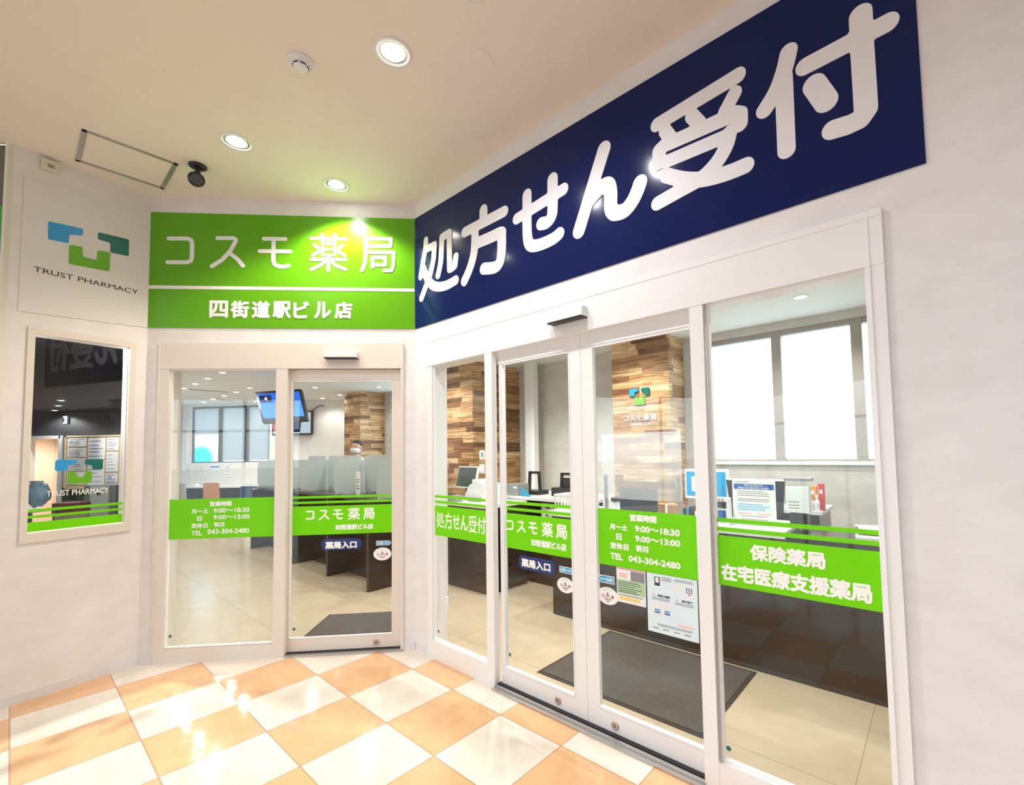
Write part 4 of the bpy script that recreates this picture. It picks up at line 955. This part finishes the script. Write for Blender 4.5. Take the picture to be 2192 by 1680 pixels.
# behind the large end pane
s0, z0 = at(1533, 1064, 'B', 1.30)
o = thing('card_reader', 'B', (s0 + .045, 1.29, ZC), 'white face-scanning card reader standing at the left edge of the end pane', 'card reader')
obj('body', MB().prism(rounded([(-.055, 0), (.055, 0), (.05, z0 - ZC), (-.05, z0 - ZC)], .012), -.02, .05), 'plastic_white', o)
h = z0 - ZC; obj('screen', MB().box(-.038, .038, -.023, -.02, h * .62, h * .86), 'ink', o); obj('lenses', MB().cyl((-.012, -.021, h * .93), .005, -.004, 'y', 12).cyl((.012, -.021, h * .93), .005, -.004, 'y', 12), 'ink', o); obj('card_slot', MB().box(-.035, .035, -.024, -.02, h * .12, h * .54), 'header_blue', o)
A_ = at(1553, 1026, 'B', 1.52); B_ = at(1678, 1027, 'B', 1.52)
o = thing('monitor', 'B', ((A_[0] + B_[0]) / 2, 1.54, ZC), 'wide black monitor back behind the blue-headed poster', 'monitor'); w = (B_[0] - A_[0]) / 2
obj('housing', MB().prism([(-w, A_[1] - ZC), (w, A_[1] - ZC), (w - .02, .06), (-w + .04, .02)], -.012, .02), 'plastic_black', o); obj('top_edge', MB().box(-w, w, -.014, .022, A_[1] - ZC - .004, A_[1] - ZC + .006), 'plastic_white', o); obj('base', MB().box(-.12, .12, -.02, .08, 0, .012), 'plastic_black', o); obj('neck', MB().box(-.03, .03, .02, .04, 0, .15), 'plastic_black', o)
a = at(1567, 1027, 'B', 1.34); b = at(1659, 1027, 'B', 1.34)
o = thing('counter_poster', 'B', (a[0], 1.34, ZC), 'white poster with a blue heading standing on the right counter', 'poster'); w = b[0] - a[0]; h = a[1] - ZC
obj('sheet', MB().box(0, w, -.001, .001, .012, h), 'paper', o); obj('stand', MB().box(0, w, -.03, .04, 0, .012), 'clear_acrylic', o)
obj('heading_block', MB().box(w * .04, w * .97, -.0016, -.001, h * .80, h * .92), 'header_blue', o)
obj('lettering', text_mb('令和６年10月からの', .02, fit=(w * .28, w * .72, h * .865, h * .910), y=-.0017), 'paper', o); obj('lettering', text_mb('医薬品の自己負担の新たな仕組み', .02, fit=(w * .14, w * .86, h * .81, h * .855), y=-.0017), 'paper', o)
mb = lines(MB(), w * .12, w * .88, [h * k for k in (.755, .71, .665, .585, .545)], .0045, -.001, jit=.2); mb.box(w * .06, w * .4, -.0016, -.001, h * .955, h * .97); obj('print', mb, 'ink_grey', o)
obj('pale_block', MB().box(w * .06, w * .94, -.0014, -.001, h * .32, h * .50), 'paper_blue', o); obj('print', lines(MB(), w * .12, w * .90, [h * k for k in (.47, .43, .39, .35)], .004, -.0014, jit=.3), 'tab_blue', o)
for x in (.12, .56): obj('pink_label', MB().box(w * x, w * (x + .32), -.0016, -.001, h * .25, h * .285), 'paper_pink', o)
obj('print', lines(MB(), w * .2, w * .8, [h * .21, h * .14], .004, -.001), 'ink_grey', o)
a = at(1680, 1050, 'B', 1.46); b = at(1731, 1040, 'B', 1.46)
o = thing('document_case', 'B', (a[0], 1.46, ZC), 'clear box full of white leaflets between the poster and the red packets', 'box'); w = b[0] - a[0]; h = b[1] - ZC
obj('case', MB().box(0, w, 0, .10, .09, h + .03), 'clear_acrylic', o); obj('leaflets', MB().prism([(.004, .10), (w - .004, .095), (w - .004, h - .004), (.004, h - .012)], .003, .08), 'paper', o); obj('dark_lid', MB().box(-.01, w + .01, .02, .11, h + .03, h + .05), 'plastic_grey', o); obj('print', lines(MB(), .02, w * .6, [h * k for k in (.45, .52, .6)], .006, .003, jit=.4), 'ink_grey', o); obj('stand', MB().box(.02, w - .02, .02, .09, 0, .09), 'plastic_black', o)
o = thing('back_cabinet', 'B', (2.28, 1.86, 0), 'dark cabinet with a white top behind the right counter', 'cabinet'); obj('body', MB().box(-.14, .16, 0, .45, 0, .985), 'counter_dark', o); obj('worktop', MB().box(-.16, .18, -.03, .47, .985, 1.01), 'counter_white', o)
for u, v, w, h, m, l in ((1742, 1052, .06, .085, 'orange_box', 'small orange packet upright on the back cabinet'), (1752, 1050, .035, .11, 'red_box', 'small red packet upright on the back cabinet')):
    s_, z_ = at(u, v, 'B', 1.93); o = thing('medicine_packet', 'B', (s_ + (.02 if w < .05 else -.01), 1.93, 1.01), l, 'packet', 'packets on the back cabinet'); obj('carton', MB().box(-w / 2, w / 2, -.02, .03, .0, z_ - 1.01 + h / 2), m, o); obj('label', MB().box(-w * .3, w * .3, -.021, -.02, z_ - 1.03, z_ - 1.0), 'paper', o)
for u, l in ((1737, 'small clear pump bottle left of the red packet'), (1750, 'small white bottle below the red packet')):
    s_, z_ = at(u, 1090, 'B', 1.89); o = thing('small_bottle', 'B', (s_, 1.885, 1.01), l, 'bottle', 'bottles on the back cabinet'); obj('body', MB().lathe([(0, 0), (.02, 0), (.02, .07), (.008, .085), (.008, .095), (0, .095)]), 'plastic_white', o, shade=True); obj('cap', MB().cyl((0, 0, .095), .011, .025), 'tab_blue' if u == 1737 else 'plastic_white', o)
o = thing('paper_stack', 'B', (2.85, 1.47, .927), 'loose white papers stacked at the right end of the dark counter', 'papers')
for k in range(5): obj('sheet', MB().box(-.12, .13, -.10, .11, .012 * k, .012 * k + .004, M=Matrix.Rotation(R(-8 + 5 * k), 4, 'Z')), 'paper', o)
obj('clear_tray', MB().box(-.13, .14, -.11, .12, .062, .066).box(-.13, -.125, -.11, .12, .0, .14), 'clear_acrylic', o)
s_, z_ = at(1846, 1130, 'B', 1.25); o = thing('leaflet', 'B', (s_ + .03, 1.29, .927), 'flat white leaflet on the dark counter below the loose papers', 'leaflet'); obj('sheet', MB().box(-.07, .12, -.03, .05, 0, .018), 'paper', o)

# ------------------------------------------------------------------ hanging screen, wall screen
o = thing('hanging_display', 'W', (0, 0, 0), 'tilted hanging display with a blue screen and a white number 4', 'display')
D = 6.7
def wp(u, v, d): r = ray(u, v); return V(0, 0, CAM_H) + r * (d / r.y)
q = [wp(545.8, 838.8, D + .06), wp(643.8, 832.5, D), wp(658.5, 899, D - .22), wp(562, 904.8, D - .16)]
cen = sum(q, V(0, 0, 0)) / 4; o.location = cen
ux = ((q[1] - q[0]) + (q[2] - q[3])).normalized(); uz = ((q[0] - q[3]) + (q[1] - q[2])); 
# the display hangs turned and leaning towards the waiting room
uy = uz.cross(ux).normalized(); ww = ((q[1] - q[0]).length + (q[2] - q[3]).length) / 2
def disp(x, z, y=0.0):      # bilinear inside the measured outline, so that the slanted sides stay
    p = (q[3] * (1 - x) + q[2] * x) * (1 - z) + (q[0] * (1 - x) + q[1] * x) * z
    return p + uy * y - cen
def dquad(name, x0, x1, z0, z1, y0, y1, m):
    mb = MB(); mb.hexa([disp(x0, z0, y0), disp(x1, z0, y0), disp(x1, z0, y1), disp(x0, z0, y1), disp(x0, z1, y0), disp(x1, z1, y0), disp(x1, z1, y1), disp(x0, z1, y1)])
    bmesh.ops.recalc_face_normals(mb.bm, faces=mb.bm.faces[:]); return obj(name, mb, m, o)
sg = -1 if uy.y > 0 else 1      # towards the viewer
dquad('housing', 0, 1, 0, 1, 0, -sg * .05, 'plastic_black')
dquad('screen', .05, .95, .13, .62, 0, sg * .003, 'screen_blue'); dquad('screen_header', .05, .95, .62, .92, 0, sg * .003, 'screen_blue_top'); dquad('number_field', .07, .33, .64, .86, sg * .003, sg * .005, 'screen_navy')
tm = text_mb('4', .01, fit=(.17, .23, .69, .81), y=0, dep=.001)
for v in tm.bm.verts: v.co = disp(v.co.x, v.co.z, sg * .0055)
obj('number', tm, 'screen_text', o); dquad('line', .09, .55, .585, .60, sg * .003, sg * .005, 'screen_blue_top')
mb = MB(); mb.tube([V(.05, .06, 0), V(.05, .10, HI - cen.z - .02)], .018); mb.lathe([(0, 0), (.06, 0), (.06, -.02), (0, -.02)], c=(.05, .10, HI - cen.z)); obj('ceiling_pole', mb, 'plastic_black', o)
a = at(582, 932.5, 'V', -.10); b = at(668, 879, 'V', -.10)
o = thing('wall_display', 'V', ((a[0] + b[0]) / 2, -.10, a[1]), 'black wall screen showing a programme, half hidden behind the hanging display', 'display'); w = (b[0] - a[0]) / 2; h = b[1] - a[1]
obj('housing', MB().prism(rrect(-w, w, 0, h, .03), 0, .05), 'plastic_black', o); obj('screen', MB().box(-w + .03, w - .03, -.004, 0, .04, h - .03), 'screen_video', o)
obj('red_side', MB().box(-w + .03, -w + .11, -.006, -.004, .10, h - .03), 'screen_red', o); obj('figure_shape', MB().prism(rounded([(.02, .06), (.20, .06), (.22, .30), (.14, .36), (.05, .36)], .03), -.006, -.004), 'screen_navy', o)
obj('wall_bracket', MB().box(-.12, .12, .05, .10, h * .3, h * .7), 'plastic_black', o)
obj('cable', MB().tube([(w - .04, .06, h), (w + .02, .07, h + .06), (w + .12, .08, h + .12), (w + .22, .085, h + .10)], .008), 'plastic_black', o)

# ------------------------------------------------------------------ far desk, notices and chairs
o = thing('window_desk', 'V', (.62, -.46, 0), 'white-topped desk with black fronts along the far window wall', 'desk')
obj('worktop', MB().box(-1.6, 1.12, 0, .45, .84, .87), 'counter_white', o)
for k in range(4): obj('front_panel', MB().box(-1.58 + k * .67, -.93 + k * .67, .10, .12, .05, .84), 'plastic_black', o)
obj('side_panel', MB().box(1.10, 1.13, .0, .45, 0, .84), 'sill_white', o)
for k, (u0, v0, u1, v1, l) in enumerate(((371, 999, 380, 1021, 'leftmost'), (386, 991, 393, 1010, 'narrow grey, second from the left'), (398, 1000, 411, 1018, 'third from the left, with pink print'), (426, 998, 441, 1020, 'fourth from the left, bordered with print'), (451, 992, 470, 1007, 'with a blue bar just under the window sill'), (481, 997, 497, 1019, 'rightmost, with a small picture'))):
    a = at(u0, v0, 'V', 0); b = at(u1, v1, 'V', 0); w, h = b[0] - a[0], a[1] - b[1]
    o = thing('wall_notice', 'V', (a[0], -.001, b[1]), 'small paper notice under the far windows, ' + l, 'notice', 'paper notices under the far windows')
    obj('sheet', MB().box(0, w, -.004, 0, 0, h), 'paper', o)
    if k == 4: obj('blue_bar', MB().box(0, w, -.006, -.004, h * .45, h * .62), 'header_blue', o)
    else: obj('print', lines(MB(), w * .12, w * .88, [h * q for q in (.15, .5, .75, .88)], .008, -.004, .002, jit=.4), 'ink_grey', o)
x_, z_ = at(417, 1036, 'V', -.30); o = thing('tissue_box', 'V', (x_, -.30, .87), 'small white tissue box on the far window desk', 'box'); obj('carton', MB().prism([(-.07, 0), (.07, 0), (.05, .06), (-.05, .06)], -.05, .05), 'plastic_white', o); obj('opening', MB().box(-.02, .02, -.01, .01, .06, .064), 'ink', o)
def chair(x, y, w, h, m, label):
    o = thing('chair', 'V', (x, y, 0), label, 'chair', 'high-backed chairs at the far window desk')
    obj('seat', MB().box(-w / 2, w / 2, -.22, .22, .46, .53, bev=.02), m, o)
    obj('backrest', MB().prism(rounded([(-w / 2 + .02, .54), (w / 2 - .02, .54), (w / 2 - .03, h), (-w / 2 + .03, h)], .03), -.25, -.21, M=Matrix.Rotation(R(3), 4, 'X')), m, o)
    for sx in (-1, 1):
        for sy in (-1, 1): obj('leg', MB().cyl((sx * (w / 2 - .03), sy * .18, 0), .014, .46, seg=10), 'aluminium', o)
for u0, u1, v, m, l in ((373, 403, 1036, 'fabric_grey', 'grey-green high-backed chair nearest the left of the front entrance glass'), (439.5, 474, 1035, 'fabric_orange', 'tan orange high-backed chair at the far window desk'), (522, 541, 1042, 'fabric_navy', 'navy blue high-backed chair right of the tan orange one')):
    a = at(u0, v, 'V', -.95); b = at(u1, v, 'V', -.95); chair((a[0] + b[0]) / 2, -.72, max(.30, b[0] - a[0] + .02), a[1] + .03, m, l)

# ------------------------------------------------------------------ masked person behind the counter
hx = at(764, 960, 'B', 1.78)
o = thing('person', 'B', (hx[0], 1.78, 0), 'dark-haired person in white coat and face mask standing behind the dark counter', 'person', rz=.45)
def skin_body(name, V_, E_, m, root_i=0, sub=2):
    me = bpy.data.meshes.new(name); me.from_pydata([v[:3] for v in V_], E_, []); me.materials.append(MAT[m])
    b = bpy.data.objects.new(name, me); place(b, None, (0, 0, 0), 0, o)
    sm = b.modifiers.new('skin', 'SKIN'); sm.use_smooth_shade = True
    if not me.skin_vertices: me.attributes.new('skin_vertex', 'FLOAT', 'POINT') if False else None
    return b, sm, me
VS = [(0, 0, .95, .14, .10), (0, 0, 1.10, .13, .095), (0, 0, 1.25, .15, .105), (0, 0, 1.38, .155, .10), (0, .005, 1.455, .055, .055), (0, 0, 1.52, .052, .055)]
ES = [(0, 1), (1, 2), (2, 3), (3, 4), (4, 5)]
def chain(start, pts):
    i = start
    for p in pts: VS.append(p); ES.append((i, len(VS) - 1)); i = len(VS) - 1
    return i
for sx in (-1, 1):
    sh_ = chain(3, [(sx * .17, 0, 1.38, .055, .055), (sx * .22, 0, 1.15, .042, .042), (sx * .20, -.16, 1.06, .030, .030), (sx * .17, -.24, 1.05, .022, .026)])
    for k, dx in enumerate((-.028, -.010, .010, .028)): chain(sh_, [(sx * .17 + dx, -.28, 1.048, .009, .009), (sx * .17 + dx * 1.1, -.315 - (.01 if k in (1, 2) else 0), 1.035, .008, .008), (sx * .17 + dx * 1.1, -.33 - (.01 if k in (1, 2) else 0), 1.018, .007, .007)])
    chain(sh_, [(sx * .17 - sx * .035, -.25, 1.04, .009, .009), (sx * .17 - sx * .05, -.28, 1.03, .008, .008)])
    chain(0, [(sx * .09, 0, .88, .085, .085), (sx * .095, -.01, .48, .055, .055), (sx * .10, .02, .10, .038, .038), (sx * .10, -.10, .035, .035, .03)])
me = bpy.data.meshes.new('body'); me.from_pydata([v[:3] for v in VS], ES, []); me.materials.append(MAT['skin'])
bd = bpy.data.objects.new('body', me); place(bd, None, (0, 0, 0), 0, o)
bd.modifiers.new('skin', 'SKIN').use_smooth_shade = True
if len(me.skin_vertices):
    for i, v in enumerate(VS): me.skin_vertices[0].data[i].radius = v[3:5]
    me.skin_vertices[0].data[0].use_root = True
bd.modifiers.new('sub', 'SUBSURF').levels = 1
def ell(c, r, rings=14, seg=24, f=None):
    mb = MB(); t = bmesh.new(); bmesh.ops.create_uvsphere(t, u_segments=seg, v_segments=rings, radius=1)
    for v in t.verts:
        p = v.co.copy()
        if f: p = f(p)
        v.co = V(c[0] + p.x * r[0], c[1] + p.y * r[1], c[2] + p.z * r[2])
    mb.add(t); return mb
HZ = 1.625
def headf(p):
    k = 1 - .22 * max(0, -p.z) ** 1.5; return V(p.x * k, p.y * (k + .02), p.z)
mb = ell((0, 0, HZ), (.076, .094, .118), f=headf)
for sx in (-1, 1): mb.add(ell((sx * .077, .01, HZ - .005), (.012, .02, .032), 8, 10).bm)
mb.add(ell((0, -.094, HZ - .02), (.013, .018, .024), 8, 10).bm)
obj('head', mb, 'skin', o, shade=True)
mb = MB()
for sx in (-1, 1): mb.add(ell((sx * .030, -.083, HZ + .010), (.012, .008, .006), 8, 10).bm)
obj('eyes', mb, 'ink', o, shade=True)
obj('mouth', ell((0, -.088, HZ - .062), (.022, .006, .005), 8, 10), 'maroon', o, shade=True)
def hairf(p):
    if p.z < .25 and p.y < .1: p = V(p.x * .9, p.y * .80, max(p.z, -.0))
    return p
obj('hair', ell((0, .012, HZ + .030), (.084, .098, .104), f=hairf), 'hair', o, shade=True)
obj('face_mask', ell((0, -.022, HZ - .048), (.077, .094, .056), f=lambda p: V(p.x, min(p.y, .1), p.z)), 'mask_white', o, shade=True)
mb = MB()
prof = [(.20, .56, .15), (.185, .80, .14), (.165, 1.05, .125), (.185, 1.25, .13), (.205, 1.37, .125), (.15, 1.425, .10), (.075, 1.455, .075), (.07, 1.475, .07)]
t = bmesh.new(); rg = []
for rx, z, ry in prof: rg.append([t.verts.new((rx * math.cos(k * math.pi / 12), ry * math.sin(k * math.pi / 12), z)) for k in range(24)])
for a, b in zip(rg, rg[1:]):
    for k in range(24): t.faces.new((a[k], a[(k + 1) % 24], b[(k + 1) % 24], b[k]))
mb.add(t)
for sx in (-1, 1): mb.tube([(sx * .17, 0, 1.38), (sx * .225, 0, 1.25), (sx * .225, 0, 1.14), (sx * .205, -.12, 1.075), (sx * .18, -.20, 1.055)], .062, 14)
obj('white_coat', mb, 'coat_white', o, shade=True)
mb = MB()
for sx in (-1, 1): mb.tube([(sx * .09, 0, .95), (sx * .095, -.01, .5), (sx * .10, .02, .07)], .09, 14)
obj('trousers', mb, 'trouser_dark', o, shade=True)
mb = MB()
for sx in (-1, 1): mb.box(sx * .10 - .045, sx * .10 + .045, -.20, .07, 0, .075, bev=.02)
obj('shoes', mb, 'plastic_black', o)

# ------------------------------------------------------------------ dark side room behind the left wall window
DB = 8.6
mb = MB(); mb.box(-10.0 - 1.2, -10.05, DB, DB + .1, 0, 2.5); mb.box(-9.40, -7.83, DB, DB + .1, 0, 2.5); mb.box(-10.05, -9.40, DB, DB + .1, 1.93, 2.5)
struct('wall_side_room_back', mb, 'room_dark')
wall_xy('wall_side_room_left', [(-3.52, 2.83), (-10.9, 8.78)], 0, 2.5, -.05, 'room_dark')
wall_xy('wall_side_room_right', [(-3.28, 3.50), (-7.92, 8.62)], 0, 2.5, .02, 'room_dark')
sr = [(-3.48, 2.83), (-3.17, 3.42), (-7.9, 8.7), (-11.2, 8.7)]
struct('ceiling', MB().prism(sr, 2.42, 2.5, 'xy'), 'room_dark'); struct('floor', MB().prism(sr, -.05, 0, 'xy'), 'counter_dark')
mb = MB(); mb.box(-10.08, -10.03, DB - .03, DB + .12, 0, 1.96); mb.box(-9.43, -9.36, DB - .03, DB + .12, 0, 1.96); mb.box(-10.05, -9.40, DB - .03, DB + .12, 1.90, 1.96); struct('trim_13', mb, 'panel_white')
mb = MB(); mb.box(-11.4, -9.2, 10.2, 10.3, 0, 2.3); mb.box(-11.4, -11.3, DB + .1, 10.2, 0, 2.3); mb.box(-9.2, -9.1, DB + .1, 10.2, 0, 2.3); mb.box(-11.4, -9.2, DB + .1, 10.2, 2.2, 2.3); mb.box(-11.4, -9.2, DB + .1, 10.2, -.05, 0); struct('wall_lit_room', mb, 'room_lit')
downlight('W', -10.2, 9.5, 2.2, .09, 'ceiling light of the small lit room beyond the dark side room', 'side room lights', 'lamp_glow_room', 120, 165, .5, (1.0, .88, .74))
for u, v in ((131, 856.5), (125, 868), (117, 878), (265, 873.5), (246, 882.5)):
    r = ray(u, v); p = V(0, 0, CAM_H) + r * ((2.42 - CAM_H) / r.z)
    downlight('W', p.x, p.y, 2.42, .055, 'small downlight in the black ceiling of the side room', 'side room ceiling lights', 'lamp_glow_room', 38, 150, .5, (1, .97, .92))
downlight('W', -3.72, 3.50, 2.42, .055, 'unseen fill lamp added to the side room ceiling just inside the left wall window', 'side room added fill lights', 'lamp_glow_room', 260, 178, .2, (1, .97, .92))  # lamp added out of sight to brighten the bag and notice board
p = wp(141, 899, 7.9); o = thing('exit_sign', 'W', (p.x, 7.9, p.z), 'small pale blue lit exit sign hanging in the dark side room', 'sign')
obj('case', MB().box(-.05, .06, -.01, .02, -.075, .075), 'plastic_black', o); obj('lit_face', MB().prism([(-.045, -.065), (.03, -.065), (.03, .065), (-.045, .065), (.0, 0)], -.013, -.010), 'exit_glow', o); obj('hanger', MB().box(-.005, .005, 0, .01, .075, 2.42 - p.z), 'plastic_black', o)
a = wp(145.5, 936, DB - .02); b = wp(257, 1041, DB - .02)
o = thing('notice_board', 'W', (a.x, DB - .04, b.z), 'pale framed notice board covered with white papers in the dark side room', 'notice board'); w = b.x - a.x; h = a.z - b.z
obj('board', MB().box(0, w, 0, .02, 0, h), 'cork', o); obj('frame', MB().box(-.03, w + .03, -.01, .02, -.03, 0).box(-.03, w + .03, -.01, .02, h, h + .03).box(-.03, 0, -.01, .02, -.03, h + .03).box(w, w + .03, -.01, .02, -.03, h + .03), 'wood_pale', o)
for i, (x0, x1, z0, z1) in enumerate(((.03, .37, .81, .98), (.03, .37, .60, .77), (.03, .37, .33, .57), (.03, .37, .06, .30), (.41, .72, .55, .98), (.41, .72, .04, .52), (.75, .97, .72, .98), (.75, .97, .30, .69), (.75, .97, .08, .26))):
    s_ = obj('paper', MB().box(w * x0, w * x1, -.004, 0, h * z0, h * z1), 'paper', o)
    obj('print', lines(MB(), w * (x0 + .02), w * (x1 - .03), [h * (z1 - (z1 - z0) * q) for q in ((.15, .35, .5, .65, .85))], .008, -.004, .002, jit=.5), 'header_blue' if i in (4, 8) else 'ink_grey', s_)
a = wp(167, 1040, 7.6); b = wp(236, 1040, 7.6)
o = thing('display_cabinet', 'W', ((a.x + b.x) / 2, 7.7, 0), 'grey cabinet with a white door below the notice board', 'cabinet'); w = (b.x - a.x) / 2
obj('body', MB().box(-w, w, 0, .35, 0, a.z), 'plastic_grey', o); d = obj('door', MB().box(-w * .55, w * .60, -.02, 0, .03, a.z - .02), 'plastic_white', o); obj('label', MB().box(-.03, .03, -.024, -.02, a.z - .16, a.z - .12), 'ink', d)
a = wp(75, 1085, 6.2); o = thing('side_table', 'W', (a.x - .1, 6.2, 0), 'white small table at the left edge of the side room', 'table')
zt = 1.5 - (1087 - 983) / 977 * 6.2; obj('table_top', MB().box(-.18, .22, -.15, .18, zt - .03, zt), 'counter_white', o)
for sx in (-.15, .19):
    for sy in (-.12, .15): obj('leg', MB().cyl((sx, sy, 0), .012, zt - .03, seg=10), 'aluminium', o)
o = thing('plastic_bag', 'W', (a.x - .02, 6.24, zt + .025), 'crumpled pale blue plastic bag standing on the small white table', 'bag')
t = bmesh.new(); bmesh.ops.create_icosphere(t, subdivisions=3, radius=1)
for v in t.verts: k = 1 + .16 * math.sin(7 * v.co.x + 3 * v.co.z) * math.cos(6 * v.co.y); v.co = V(v.co.x * .14 * k, v.co.y * .10 * k, .17 + v.co.z * .165 * k * (1 if v.co.z < 0 else 1.05))
obj('body', MB().add(t), 'bag_blue', o, shade=True); obj('top_fold', MB().box(-.10, .06, -.02, .02, .325, .36, bev=.008), 'plastic_white', o)
o = thing('stool', 'W', (a.x + .12, 6.55, .74), 'pale stool with a dark red folded cushion beside the blue bag', 'stool'); obj('cushion', MB().box(-.16, .16, -.12, .12, 0, .16, bev=.03), 'maroon', o); obj('base', MB().box(-.13, .13, -.10, .10, -.74, 0), 'wood_pale', o)
